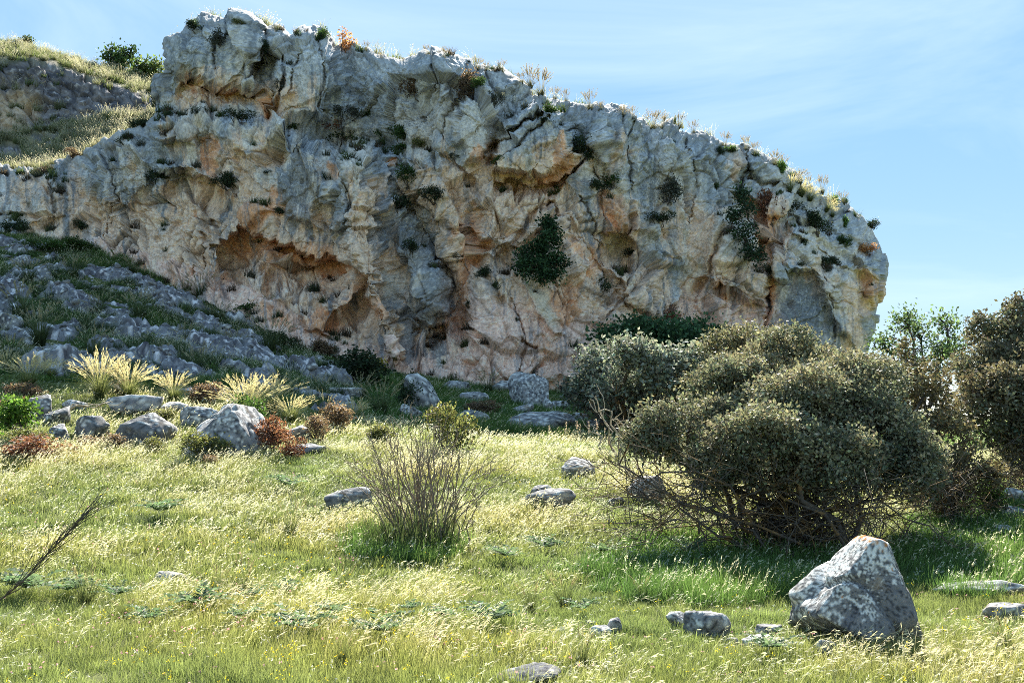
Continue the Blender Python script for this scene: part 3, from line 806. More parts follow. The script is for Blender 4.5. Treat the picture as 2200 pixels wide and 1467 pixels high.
MAT_LEAF = leaf_material('evergreen_leaf', 0.30, 0.6, 0.15)
MAT_SOFT = leaf_material('soft_leaf', 0.5, 0.6, 0.3)
MAT_BLADE = leaf_material('grass_blade', 0.5, 0.6, 0.25)
MAT_MEADOW = leaf_material('meadow_blade', 0.5, 0.6, 0.25, instanced=True)
MAT_BARK = bark_material('bark', (0.05, 0.042, 0.035), (0.15, 0.12, 0.095))
MAT_LBARK = bark_material('lichened_bark', (0.05, 0.042, 0.034), (0.15, 0.125, 0.10), 0.5)
MAT_DEAD = bark_material('dead_wood', (0.30, 0.25, 0.18), (0.5, 0.43, 0.32))
MAT_TWIG = bark_material('dark_twig', (0.05, 0.04, 0.03), (0.12, 0.1, 0.075))
MAT_BROOM = bark_material('broom_stem', (0.13, 0.10, 0.075), (0.33, 0.27, 0.20))

def vcol(rng, base, var, n):
    """n colours scattered about a base colour"""
    b = np.asarray(base, float)
    k = 1 + var * rng.randn(n, 1) * 0.6
    return np.clip(b * np.clip(k, 0.35, 1.9) * (1 + 0.18 * var * rng.randn(n, 3)), 0.004, 0.9)

def leaf_quads(rng, pos, length, width, colors, nrm=None, spread=1.0):
    """one diamond leaf per position; returns vertices, quads, colours"""
    n = len(pos)
    d = rng.randn(n, 3); d /= np.linalg.norm(d, axis=1, keepdims=True)
    if nrm is not None:
        d = d * spread + nrm; d /= np.linalg.norm(d, axis=1, keepdims=True)
    s = np.cross(d, rng.randn(n, 3)); s /= np.linalg.norm(s, axis=1, keepdims=True) + 1e-9
    L = np.asarray(length)[..., None] if np.ndim(length) else length
    W = np.asarray(width)[..., None] if np.ndim(width) else width
    mid = pos + d * L * 0.45
    v = np.stack([pos, mid + s * W * 0.5, pos + d * L, mid - s * W * 0.5], 1).reshape(-1, 3)
    f = np.arange(4 * n).reshape(-1, 4)
    return v, f, np.repeat(colors, 4, 0)

def tubes(paths, sides=5):
    """paths: list of (points (k,3), radii (k)); returns vertices, quads"""
    V, Fc, o = [], [], 0
    for pts, rad in paths:
        pts = np.asarray(pts, float); rad = np.asarray(rad, float)
        k = len(pts)
        t = np.gradient(pts, axis=0); t /= np.linalg.norm(t, axis=1, keepdims=True) + 1e-9
        ref = np.where(np.abs(t[:, 2:3]) > 0.9, np.array([[1.0, 0, 0]]), np.array([[0, 0, 1.0]]))
        a = np.cross(t, ref); a /= np.linalg.norm(a, axis=1, keepdims=True) + 1e-9
        b = np.cross(t, a)
        th = np.linspace(0, 2 * np.pi, sides, endpoint=False)
        ring = a[:, None] * np.cos(th)[None, :, None] + b[:, None] * np.sin(th)[None, :, None]
        V.append((pts[:, None] + ring * rad[:, None, None]).reshape(-1, 3))
        i = np.arange(k * sides).reshape(k, sides)
        j = np.roll(i, -1, axis=1)
        Fc.append(np.stack([i[:-1], j[:-1], j[1:], i[1:]], -1).reshape(-1, 4) + o)
        o += k * sides
    return np.concatenate(V), np.concatenate(Fc)

def bent(rng, a, b, k=6, wob=0.12, sag=0.0):
    """a crooked path from a to b"""
    a = np.asarray(a, float); b = np.asarray(b, float)
    t = np.linspace(0, 1, k)[:, None]
    L = np.linalg.norm(b - a)
    w = np.cumsum(rng.randn(k, 3), 0); w -= w[0] + (w[-1] - w[0]) * t
    p = a + (b - a) * t + w * wob * L / k
    p[:, 2] += sag * L * np.sin(np.pi * t[:, 0])
    return p

def strips(rng, base, az, hgt, lean, wid, seg=3, curl=1.6, c0=(0.1, 0.14, 0.03), c1=(0.2, 0.2, 0.06), cvar=0.25, taper=1.0):
    """grass blades as tapering strips. base (n,3); lean = horizontal reach"""
    n = len(base)
    t = np.linspace(0, 1, seg + 1)[None, :]
    dirx, diry = np.cos(az)[:, None], np.sin(az)[:, None]
    r = lean[:, None] * t ** curl
    z = hgt[:, None] * (t - 0.25 * (lean / (hgt + 1e-6))[:, None].clip(0, 1.5) * t ** 3)
    c = np.stack([base[:, 0:1] + dirx * r, base[:, 1:2] + diry * r, base[:, 2:3] + z], -1)
    fa = az + rng.uniform(0.6, 2.5, n)
    side = np.stack([np.cos(fa), np.sin(fa), np.zeros(n)], -1)[:, None, :]
    ww = (wid[:, None] * (1 - taper * t ** 1.5 * 0.9))[..., None] * 0.5
    v = np.stack([c - side * ww, c + side * ww], 2).reshape(n, -1, 3)
    m = 2 * (seg + 1)
    q = np.array([[2 * k, 2 * k + 1, 2 * k + 3, 2 * k + 2] for k in range(seg)])
    f = (q[None] + (np.arange(n) * m)[:, None, None]).reshape(-1, 4)
    k = 1 + cvar * rng.randn(n, 1, 1) * 0.6
    cc = (np.asarray(c0) + (np.asarray(c1) - np.asarray(c0)) * t[..., None]) * np.clip(k, 0.4, 1.8)
    cc = np.repeat(cc[:, :, None], 2, 2).reshape(-1, 3)
    return v.reshape(-1, 3), f, np.clip(cc, 0.004, 0.9), c

def join(parts):
    V, Fc, Cc, o = [], [], [], 0
    for v, f, c in parts:
        V.append(v); Fc.append(f + o); Cc.append(c); o += len(v)
    return np.concatenate(V), np.concatenate(Fc), np.concatenate(Cc)

# ---- tussock grass with feathery plumes
def tussock_meshes(name, seed, n_blade=170, n_plume=40, hgt=0.75, stalk=1.15, spread=0.45, wid=0.009, g0=(0.05, 0.075, 0.02), g1=(0.16, 0.18, 0.07), pc=(0.62, 0.50, 0.24), plume=0.30):
    rng = np.random.RandomState(seed)
    r = 0.11 * np.sqrt(rng.rand(n_blade)); a = rng.rand(n_blade) * 6.283
    base = np.stack([r * np.cos(a), r * np.sin(a), np.zeros(n_blade) - 0.03], -1)
    az = a + rng.randn(n_blade) * 0.5
    v, f, c, _ = strips(rng, base, az, hgt * rng.uniform(0.55, 1.05, n_blade), spread * rng.uniform(0.3, 1.3, n_blade), wid * rng.uniform(0.7, 1.3, n_blade), 4, 1.9, g0, g1)
    leaves = mesh_from(name + '_leaves', v, f, MAT_BLADE, c)
    r = 0.09 * np.sqrt(rng.rand(n_plume)); a = rng.rand(n_plume) * 6.283
    base = np.stack([r * np.cos(a), r * np.sin(a), np.zeros(n_plume)], -1)
    sh = stalk * rng.uniform(0.75, 1.08, n_plume)
    v, f, c, path = strips(rng, base, a + rng.randn(n_plume) * 0.35 , sh, spread * 1.1 * rng.uniform(0.25, 1.25, n_plume), np.full(n_plume, wid * 0.6), 5, 1.9, g1, np.asarray(pc) * 0.8)
    parts = [(v, f, c)]
    # plume: many short awns along the last part of the stalk
    for q in range(26):
        t = 1 - plume * rng.rand(n_plume)
        k = np.clip(t * 5, 0, 4.999); i = k.astype(int); fr = (k - i)[:, None]
        p = path[np.arange(n_plume), i] * (1 - fr) + path[np.arange(n_plume), i + 1] * fr
        dd = path[:, 5] - path[:, 3]; dd /= np.linalg.norm(dd, axis=1, keepdims=True)
        p = p + rng.randn(n_plume, 3) * 0.008
        parts.append(leaf_quads(rng, p, 0.085, wid * 0.95, vcol(rng, pc, 0.25, n_plume), dd, 0.28))
    v, f, c = join(parts)
    return leaves, mesh_from(name + '_plumes', v, f, MAT_BLADE, c)

# ---- shrubs and trees: leaf sprays gathered in lobes
def lobe_leaves(rng, lobes, n_clump, per, clump_r, length, width, colA, colB, top_bias=0.35, shell=0.22, gaps=0.0, twig=True):
    """lobes: (centre, radii). returns leaf arrays and the spray centres"""
    P, Cl, N, S, SC = [], [], [], [], []
    for (c, r) in lobes:
        c = np.asarray(c, float); r = np.asarray(r, float)
        n = int(n_clump * (r[0] * r[2]) / 0.5) + 4
        d = rng.randn(n, 3); d[:, 2] += top_bias; d /= np.linalg.norm(d, axis=1, keepdims=True)
        rad = (1 - np.abs(rng.randn(n)) * shell) * (0.86 + 0.30 * perlin3(d * 2.3 + rng.rand() * 50 + c * 0.2))
        cc = c + d * r * rad[:, None]
        if gaps: cc = cc[perlin3(cc * 1.7 / max(0.4, r[0])) > gaps - 0.5]; n = len(cc)
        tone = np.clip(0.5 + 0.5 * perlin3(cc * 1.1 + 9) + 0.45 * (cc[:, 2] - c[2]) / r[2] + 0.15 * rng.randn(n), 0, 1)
        idx = np.repeat(np.arange(n), per)
        lp = cc[idx] + rng.randn(n * per, 3) * clump_r
        out = (lp - c) / r; out /= np.linalg.norm(out, axis=1, keepdims=True) + 1e-9
        P.append(lp); N.append(out); SC.append(cc)
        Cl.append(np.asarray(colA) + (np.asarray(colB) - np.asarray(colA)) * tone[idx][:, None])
    P, N, Cl = np.concatenate(P), np.concatenate(N), np.concatenate(Cl)
    k = np.clip(1 + 0.4 * rng.randn(len(P), 1), 0.35, 2.3)
    Cl = np.clip(Cl * k * (1 + 0.06 * rng.randn(len(P), 3)), 0.005, 0.8)
    ln = length * rng.uniform(0.7, 1.25, len(P))
    return leaf_quads(rng, P, ln, ln * width / length, Cl, N * 0.4, 1.0), np.concatenate(SC)

def branch_paths(rng, base_pts, lobes, sprays, r0=0.035, every=3, kk=7, nmain=99):
    paths = []
    centres = np.array([c for c, _ in lobes])
    stems = []
    for i, (c, r) in enumerate(lobes):
        b = base_pts[i % len(base_pts)]
        if i >= nmain:                                  # a knob grows from the branch of its own lobe
            b = stems[int(np.argmin(((centres[:nmain] - c) ** 2).sum(1)))][kk - 2]
            p = bent(rng, b, b + (np.asarray(c) - b) * 0.9, kk, 0.35, 0.03)
            stems.append(p); paths.append((p, np.linspace(r0 * 0.3, r0 * 0.12, kk))); continue
        p = bent(rng, b, c, kk, 0.55, 0.05)
        stems.append(p); paths.append((p, np.linspace(r0, r0 * 0.35, kk) * rng.uniform(0.7, 1.2)))
    for q in sprays[::every]:
        i = int(np.argmin(((centres - q) ** 2).sum(1)))
        s = stems[i][rng.randint(kk // 2, kk)]
        p = bent(rng, s, q, 5, 0.5, 0.06)
        paths.append((p, np.linspace(r0 * 0.3, r0 * 0.07, 5)))
    return paths

_shrub_cache = {}
def shrub_proto(kind, v):
    """unit shrub about 1 m wide and 0.8 m tall, standing on its origin"""
    key = (kind, v)
    if key in _shrub_cache: return _shrub_cache[key]
    rng = np.random.RandomState(1000 + 37 * v + sum(map(ord, kind)))
    A, B, mat = {'dark': ((0.018, 0.032, 0.016), (0.05, 0.075, 0.035), MAT_LEAF), 'green': ((0.025, 0.055, 0.014), (0.075, 0.13, 0.03), MAT_SOFT),
                 'grey': ((0.05, 0.055, 0.045), (0.12, 0.125, 0.095), MAT_SOFT), 'brown': ((0.10, 0.07, 0.045), (0.28, 0.19, 0.12), MAT_SOFT),
                 'bright': ((0.05, 0.11, 0.015), (0.16, 0.27, 0.05), MAT_SOFT), 'olive': ((0.08, 0.09, 0.025), (0.22, 0.22, 0.08), MAT_SOFT),
                 'orange': ((0.35, 0.14, 0.05), (0.62, 0.32, 0.14), MAT_SOFT), 'rust': ((0.12, 0.05, 0.03), (0.28, 0.13, 0.075), MAT_SOFT),
                 'yellow': ((0.10, 0.12, 0.02), (0.55, 0.42, 0.03), MAT_SOFT)}[kind]
    nl = rng.randint(4, 7)
    lobes = []
    for i in range(nl):
        a = rng.rand() * 6.283; r = rng.uniform(0.05, 0.30)
        s = rng.uniform(0.15, 0.27)
        lobes.append(((r * math.cos(a), r * math.sin(a), rng.uniform(0.22, 0.52)), (s, s, s * rng.uniform(0.7, 1.1))))
    sparse = kind in ('orange',)
    (lv, lf, lc), spr = lobe_leaves(rng, lobes, 260 if not sparse else 120, 14, 0.045, 0.055, 0.03, A, B, 0.3, 0.3)
    crown = mesh_from(kind + '_shrub_leaves', lv, lf, mat, lc)
    base = [np.array([rng.uniform(-.06, .06), rng.uniform(-.06, .06), -0.05]) for _ in range(4)]
    bv, bf = tubes(branch_paths(rng, base, lobes, spr, 0.016, 4, 5), 4)
    wood = mesh_from(kind + '_shrub_wood', bv, bf, MAT_BARK)
    _shrub_cache[key] = (crown, wood)
    return crown, wood

_srng = np.random.RandomState(5)
def put_shrub(loc, w, h, kind, label, cat='shrub', name='shrub', group=None):
    v = int(_srng.randint(4))
    crown, wood = shrub_proto(kind, v)
    e = empty(name, loc, label, cat, group)
    e.scale = (w * 1.25, w * 1.25, h / 0.8 * 1.25)
    e.rotation_euler = (0, 0, float(_srng.rand() * 6.28))
    link('foliage', crown, e); link('branches', wood, e)
    return e

_tuss = {}
def put_tussock(loc, size, kind, label, group=None, name='grass_tussock'):
    v = int(_srng.randint(4))
    key = (kind, v)
    if key not in _tuss:
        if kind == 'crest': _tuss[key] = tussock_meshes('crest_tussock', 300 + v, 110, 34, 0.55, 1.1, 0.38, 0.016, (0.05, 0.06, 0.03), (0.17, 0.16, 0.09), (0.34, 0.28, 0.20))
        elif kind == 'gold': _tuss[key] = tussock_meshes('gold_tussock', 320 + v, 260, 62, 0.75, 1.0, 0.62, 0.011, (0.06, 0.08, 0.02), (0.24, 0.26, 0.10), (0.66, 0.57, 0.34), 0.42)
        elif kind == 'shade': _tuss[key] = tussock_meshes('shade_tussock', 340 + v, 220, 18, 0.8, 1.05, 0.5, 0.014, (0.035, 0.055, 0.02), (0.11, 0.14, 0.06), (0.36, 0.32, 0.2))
        else: _tuss[key] = tussock_meshes('rush_tuft', 360 + v, 130, 6, 0.8, 0.9, 0.28, 0.012, (0.05, 0.06, 0.025), (0.14, 0.17, 0.06), (0.3, 0.26, 0.14))
    a, b = _tuss[key]
    e = empty(name, loc, label, 'grass tussock' if name == 'grass_tussock' else 'rush', group)
    e.scale = (size * _srng.uniform(0.8, 1.25), size * _srng.uniform(0.8, 1.25), size * _srng.uniform(0.75, 1.15))
    e.rotation_euler = (float(_srng.randn() * 0.12), float(_srng.randn() * 0.12), float(_srng.rand() * 6.28))
    link('leaf_blades', a, e); link('flower_plumes', b, e)
    return e
# ------------------------------------------------------------------ boulders
import bmesh
_ico = {}
def ico(sub):
    if sub not in _ico:
        bm = bmesh.new(); bmesh.ops.create_icosphere(bm, subdivisions=sub, radius=1.0)
        v = np.array([x.co[:] for x in bm.verts]); f = np.array([[y.index for y in x.verts] for x in bm.faces]); bm.free()
        _ico[sub] = (v / np.linalg.norm(v, axis=1, keepdims=True), f)
    return _ico[sub]
MAT_ROCK = rock_vertex_material('lichened_limestone', 0.5, 1.0)
for _n in MAT_ROCK.node_tree.nodes:          # finer grain on the loose stones
    if _n.type == 'TEX_NOISE': _n.inputs['Scale'].default_value *= 5.0
    if _n.type == 'BUMP': _n.inputs['Distance'].default_value = 0.04

def rock_mesh(seed, w, d, h, planes=None, sub=4, orange=0.0, tone=1.0, white=0.5, psize=None):
    rng = np.random.RandomState(seed)
    u, f = ico(sub)
    if planes is None:
        n = 15
        N = rng.randn(n, 3); N /= np.linalg.norm(N, axis=1, keepdims=True)
        D = rng.uniform(0.66, 1.0, n)
        tl = np.array([rng.uniform(-.55, .55), rng.uniform(-.5, .2), 1.0]); N = np.vstack([N, tl / np.linalg.norm(tl)]); D = np.append(D, rng.uniform(0.62, 0.85))
    else:
        N = np.array([p[:3] for p in planes], float); D = np.array([p[3] for p in planes]) / np.linalg.norm(N, axis=1)
        N /= np.linalg.norm(N, axis=1, keepdims=True)
    k = u @ N.T
    r = np.where(k > 1e-3, D / np.maximum(k, 1e-3), 9.0)
    p_ = 34.0
    r = (np.minimum(r, 3.0) ** -p_).sum(1) ** (-1 / p_)           # softened intersection of the cutting planes
    P = u * np.minimum(r, 1.35)[:, None]
    q = P * 1.0 + seed * 3.1
    P = P * (1 + 0.10 * fbm3(q * 1.6, 3, 3) + 0.06 * fbm3(q * 5.0, 4, 7, 0.6))[:, None]
    P = P + u * (-0.05 * np.clip(1 - np.abs(perlin3(q * 2.2, 9)) * 9, 0, 1))[:, None]
    S = np.array([w, d, h]) * 0.5
    P = P * S if planes is None else P * (psize or 1.0)
    m = np.array([w, d, h]).mean()
    q = P / (0.34 if planes is None or psize else 0.22) * 1.3 + seed * 2.3
    c = np.zeros((len(P), 3)) + np.array([0.28, 0.27, 0.26]) * tone
    a1 = fbm3(q * 1.4, 4, 11); a2 = fbm3(q * 4.2, 4, 13); a3 = fbm3(q * 9.0, 3, 17)
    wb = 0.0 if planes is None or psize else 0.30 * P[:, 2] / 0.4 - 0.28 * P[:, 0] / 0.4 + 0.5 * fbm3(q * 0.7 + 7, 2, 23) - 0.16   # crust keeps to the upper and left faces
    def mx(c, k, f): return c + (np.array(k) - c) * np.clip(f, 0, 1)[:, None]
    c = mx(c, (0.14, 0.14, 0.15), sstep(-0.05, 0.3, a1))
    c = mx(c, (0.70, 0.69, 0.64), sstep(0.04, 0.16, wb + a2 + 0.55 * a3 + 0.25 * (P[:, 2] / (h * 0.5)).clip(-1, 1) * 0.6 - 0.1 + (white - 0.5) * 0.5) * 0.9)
    c = mx(c, (0.04, 0.04, 0.042), sstep(0.10, 0.2, a3 + 0.25 * a1) * 0.9)
    c = mx(c, (0.36, 0.26, 0.15), sstep(0.2, 0.5, fbm3(q * 0.9 + 20, 3, 19)) * 0.4)
    if orange: c = mx(c, (0.52, 0.20, 0.035), orange * sstep(0.16, 0.26, a2 + 0.5 * sstep(0.7, 1.0, P[:, 2] / P[:, 2].max()) - 0.29))
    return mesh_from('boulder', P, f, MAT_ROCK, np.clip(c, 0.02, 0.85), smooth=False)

_seed = [40]
def put_rock(px, py, w, h, label, cat='boulder', name='boulder', deep=0.85, lift=0.40, tilt=0.0, cliffy=False, sub=4, tone=1.0, white=0.5, planes=None, orange=0.0, yaw=None, psize=None, dx=0.0):
    """a boulder whose visible foot is at pixel (px, py), w by h pixels in the photograph"""
    _seed[0] += 1
    rng = np.random.RandomState(_seed[0])
    g = hit(px, py)
    k = g[1] / F
    W, H = w * k, h * k
    if planes is None:
        me = rock_mesh(_seed[0], W * 1.12, W * deep, H * 1.45, None, sub, orange, tone, white)
        loc = g + np.array([0, W * deep * 0.35, H * lift])
        rz = 0.0
    else:
        me = rock_mesh(_seed[0], W, W * deep, H, planes, sub, orange, tone, white, psize * k if psize else None)
        loc = g + np.array([dx, W * deep * 0.35, H * 0.42]); rz = yaw or 0.0
    o = link(name, me, None, loc, (0, tilt, rz))
    return tag(o, label, cat, 'loose boulders and stones')

B = put_rock
B(1848, 1392, 256, 226, 'large wedge-shaped boulder with white lichen and an orange-topped peak, in front of the big oak', sub=6, orange=1.0, white=0.9, tone=0.7,
  planes=[(-.74, -.20, .64, .262), (-.26, -.90, .34, .245), (.90, -.34, .32, .285), (.25, 0.05, 1, .425), (0, 1, .25, .33), (-1, -.1, -.1, .43), (.95, -.1, -.3, .45), (-.56, -.3, -.83, .36), (.3, -.85, -.45, .40), (0, 0, -1, .36), (-.3, .7, .65, .34), (.5, .6, .6, .34)], dx=0.12)
B(1145, 1478, 120, 34, 'dark rounded rock cut off by the bottom edge of the picture', tone=0.5, white=0.35)
B(1515, 1372, 78, 58, 'round pale-topped rock in the grass, largest of the row left of the wedge boulder', deep=1.0)
B(1463, 1352, 42, 30, 'small pale stone touching the left side of the round rock', white=0.75)
B(1572, 1388, 36, 16, 'small dark stone just right of the round rock in the grass', tone=0.7)
B(1655, 1372, 56, 26, 'low dark stone behind the flat pale slab near the wedge boulder', tone=0.8)
B(1650, 1396, 96, 22, 'flat pale slab of stone lying in grass left of the wedge boulder', white=0.75)
B(1781, 1416, 42, 38, 'small grey stone at the left foot of the wedge boulder')
B(1290, 1372, 46, 22, 'small white stone in the front grass', white=0.85, cat='stone', name='stone')
B(1322, 1360, 30, 26, 'small tan pointed stone beside the white one', white=0.3, tone=1.5, cat='stone', name='stone')
B(1208, 1366, 24, 14, 'tiny grey stone left of the white and tan stones', cat='stone', name='stone')
B(1266, 1346, 34, 12, 'low dark stone behind the white and tan stones', tone=0.7, cat='stone', name='stone')
B(2135, 1288, 160, 34, 'long flat grey rock at the right edge behind dry grass', deep=0.5, white=0.7)
B(2165, 1342, 80, 44, 'low mottled rock at the right edge, nearest to the camera there')
B(356, 1254, 76, 24, 'flat grey stone half buried in the open meadow', white=0.65)
B(742, 1092, 96, 40, 'dark flat-topped rock left of the bare broom bush', tone=0.8)
B(1160, 1070, 36, 28, 'small brown-grey rock above the low rock in the middle meadow', tone=0.8)
B(1182, 1092, 84, 34, 'low dark rock in the middle meadow, right of the broom bush', tone=0.85)
B(1246, 1030, 74, 36, 'grey rock with pale top in the upper middle meadow')
B(1392, 1078, 70, 54, 'pale blocky rock showing beside the low left branches of the big oak', white=0.62)
B(1326, 1088, 40, 18, 'small grey rock left of the oak\'s lowest branches')
B(1462, 1004, 52, 26, 'grey rock glimpsed behind the left side of the oak crown')
B(2170, 1084, 66, 34, 'grey rock at the right edge under the edge oak, upper of two', deep=0.7)
B(2178, 1114, 66, 26, 'dark rock at the right edge under the edge oak, lower of two', tone=0.7)
B(2165, 1154, 50, 24, 'small grey rock in shaded grass right of the big oak', tone=0.8)
# left row at the foot of the slope
B(76, 902, 62, 50, 'dark angular rock above the bright green bush, upper of two', tone=0.75)
B(116, 912, 54, 32, 'brownish rock leaning against the dark angular rock', tone=0.8)
B(287, 894, 98, 46, 'pale block-shaped boulder under the golden tussocks', white=0.7)
B(184, 944, 72, 50, 'dark rugged rock below the pale block-shaped boulder', tone=0.6)
B(120, 950, 50, 32, 'grey sloping rock just right of the bright green bush', tone=0.8)
B(306, 962, 104, 66, 'dark domed boulder left of the largest meadow-edge boulder', tone=0.6)
B(478, 978, 150, 104, 'largest boulder on the meadow edge, slanting grey slab partly covered by creeper', white=0.6, sub=5, planes=[(-.62, -.30, .72, .30), (.78, -.25, .57, .34), (-.12, -.93, .35, .33), (.1, .1, 1, .42), (0, 1, .2, .4), (-1, 0, -.1, .55), (1, 0, -.2, .5), (0, 0, -1, .45), (.5, -.8, .1, .42)], psize=160)
B(425, 916, 66, 42, 'pale angular rock behind the largest meadow-edge boulder', white=0.65)
B(655, 978, 62, 26, 'low pale-topped rock among brown shrubs, lower of two', white=0.6)
B(638, 948, 54, 34, 'rounded grey rock among brown shrubs, upper of two')
B(377, 888, 56, 26, 'small sunlit cream stone between tussock and meadow-edge boulder', white=0.8, tone=1.3)
B(150, 882, 42, 24, 'small white stone between dark angular rock and pale block', white=0.85)
B(122, 786, 84, 50, 'tilted grey boulder at the bottom of the shaded slope, paler of a pair', white=0.6, tilt=-0.2)
B(166, 806, 70, 30, 'dark boulder leaning under the tilted grey boulder on the slope', tone=0.6)
B(12, 716, 50, 48, 'smooth rounded boulder on the slope at the left edge', tone=0.9)
B(42, 575, 34, 28, 'small pale rock high on the slope near the left edge')
B(310, 640, 46, 26, 'rounded rock in the upper middle of the shaded slope')
# shaded hollow at the foot of the cliff
B(1146, 876, 86, 74, 'tall rounded pale boulder in the hollow at the foot of the cliff', white=0.6, sub=5)
B(1176, 884, 24, 30, 'small pointed stone right of the tall rounded boulder', white=0.7)
B(1122, 890, 42, 20, 'low grey rock in front of the tall rounded boulder')
B(1182, 926, 124, 40, 'broad low boulder in the hollow below the tall rounded boulder', white=0.6)
B(905, 884, 90, 62, 'long sloping boulder beside the dark green bush in the hollow', white=0.6, tilt=0.5)
B(875, 900, 46, 30, 'grey rock below the long sloping boulder')
B(972, 842, 64, 24, 'low boulder in the hollow grass, left of a matching one')
B(1025, 866, 56, 26, 'low grey boulder in the middle of the hollow grass')
B(1082, 846, 56, 30, 'pale boulder in the hollow, left of the tall rounded one', white=0.65)
B(920, 802, 48, 42, 'rounded grey rock against the foot of the cliff')
B(1008, 806, 104, 38, 'wide pale boulder against the foot of the cliff', white=0.65)
B(852, 796, 44, 22, 'small grey rock left of the rounded one at the cliff foot')
B(1012, 908, 52, 24, 'pale rock at the shadow edge in the middle')
B(1246, 906, 44, 20, 'grey rock right of the broad low boulder')
B(1280, 924, 44, 26, 'rounded grey rock near the dead white stalks')
B(1322, 930, 40, 26, 'dark rock under the shaded holm oak')
B(742, 856, 90, 24, 'long pale rock at the tail of the rocky slope', white=0.7, deep=0.6)
B(728, 892, 74, 28, 'dark-based rock at the shadow edge below the rocky slope')
B(1205, 880, 46, 22, 'grey rock tucked behind the small pointed stone', tone=0.8)
# ------------------------------------------------------------------ trees
def gp(px, Y):
    X = float((px - 1100.0) / F * Y)
    return np.array([X, Y, float(ground_z(X, Y))])
def tree(name, label, cat, base, lobes, n_clump, per, clump_r, length, width, A, B_, mat, wood, r0, every=3, extra=None, gaps=0.0, top_bias=0.35, shell=0.22, seed=1, kk=7, group=None, dscale=0.85, knobs=3):
    rng = np.random.RandomState(seed)
    lw = []
    for (px, py, rx, ry, dep) in lobes:
        k = dep / F
        lw.append((at(px, py, dep), (rx * k, rx * k * dscale, ry * k)))
    for (c0, r0_) in list(lw):                        # smaller tufts break up each lobe's outline
        for q in range(knobs):
            d_ = rng.randn(3); d_[2] = abs(d_[2]) * 0.8; d_ /= np.linalg.norm(d_)
            rr = np.array(r0_) * rng.uniform(0.28, 0.45)
            lw.append((np.array(c0) + d_ * np.array(r0_) * rng.uniform(0.8, 1.0), tuple(rr)))
    origin = base[0].copy()
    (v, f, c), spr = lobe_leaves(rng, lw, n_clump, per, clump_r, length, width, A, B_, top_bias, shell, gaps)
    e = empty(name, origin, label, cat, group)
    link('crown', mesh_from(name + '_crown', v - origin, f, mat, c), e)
    paths = branch_paths(rng, base, lw, spr, r0, every, kk, len(lobes))
    if extra: paths += extra(rng, base)
    bv, bf = tubes(paths, 5)
    link('trunk', mesh_from(name + '_wood', bv - origin, bf, wood), e)
    return e

def oak_twigs(x0, x1, y0, y1, d0, d1, n, root=0.25):
    def fn(rng, base):
        out = []
        for i in range(n):
            b = base[rng.randint(len(base))] + np.array([rng.uniform(-root, root), rng.uniform(-root, root), 0])
            t = at(rng.uniform(x0, x1), rng.uniform(y0, y1), rng.uniform(d0, d1))
            p = bent(rng, b, t, 9, 0.9, 0.10)
            r = rng.uniform(0.008, 0.022)
            out.append((p, np.linspace(r, 0.004, 9)))
            for q in range(7):
                s = p[rng.randint(3, 9)]
                dirn = (t - b) / np.linalg.norm(t - b) + rng.randn(3) * 0.7
                e_ = s + dirn * rng.uniform(0.15, 0.5)
                pp = bent(rng, s, e_, 5, 0.8)
                out.append((pp, np.linspace(0.006, 0.0025, 5)))
                for z in range(2):
                    s2 = pp[rng.randint(1, 5)]
                    out.append((bent(rng, s2, s2 + (dirn + rng.randn(3) * 0.8) * rng.uniform(0.08, 0.2), 3, 0.6), np.linspace(0.004, 0.002, 3)))
        return out
    return fn

OLIVE, DKGRN = (0.30, 0.275, 0.175), (0.09, 0.12, 0.08)
big_base = [hit(x, y) for x, y in ((1700, 1188), (1640, 1180), (1760, 1186), (1600, 1172), (1820, 1190), (1720, 1170), (1670, 1195))]
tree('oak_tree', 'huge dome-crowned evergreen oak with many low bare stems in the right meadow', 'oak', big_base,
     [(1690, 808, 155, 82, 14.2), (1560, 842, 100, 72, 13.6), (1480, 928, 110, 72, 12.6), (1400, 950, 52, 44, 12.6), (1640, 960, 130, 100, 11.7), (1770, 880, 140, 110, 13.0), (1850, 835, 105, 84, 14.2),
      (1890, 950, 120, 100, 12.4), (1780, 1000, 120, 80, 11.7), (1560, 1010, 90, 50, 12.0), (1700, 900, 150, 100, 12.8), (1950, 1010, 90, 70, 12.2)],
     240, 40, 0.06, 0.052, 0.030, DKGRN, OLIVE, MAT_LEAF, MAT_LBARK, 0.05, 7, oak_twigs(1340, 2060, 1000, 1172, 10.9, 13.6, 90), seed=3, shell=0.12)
mid_base = [gp(2010, 14.3), gp(1985, 14.3), gp(2040, 14)]
tree('oak_shrub', 'thin brownish evergreen oak shrub squeezed between the huge oak and the edge oak', 'oak', mid_base,
     [(1990, 870, 85, 80, 15.2), (2020, 950, 85, 70, 14.6), (1950, 800, 60, 50, 15.6), (2050, 1030, 80, 60, 13.8)],
     150, 24, 0.07, 0.066, 0.038, (0.06, 0.06, 0.035), (0.23, 0.185, 0.10), MAT_LEAF, MAT_LBARK, 0.035, 5, oak_twigs(1960, 2110, 1030, 1130, 13, 15, 40), seed=5, shell=0.3, gaps=0.42)
edge_base = [gp(2290, 16.8), gp(2330, 16.8), gp(2250, 16.5)]
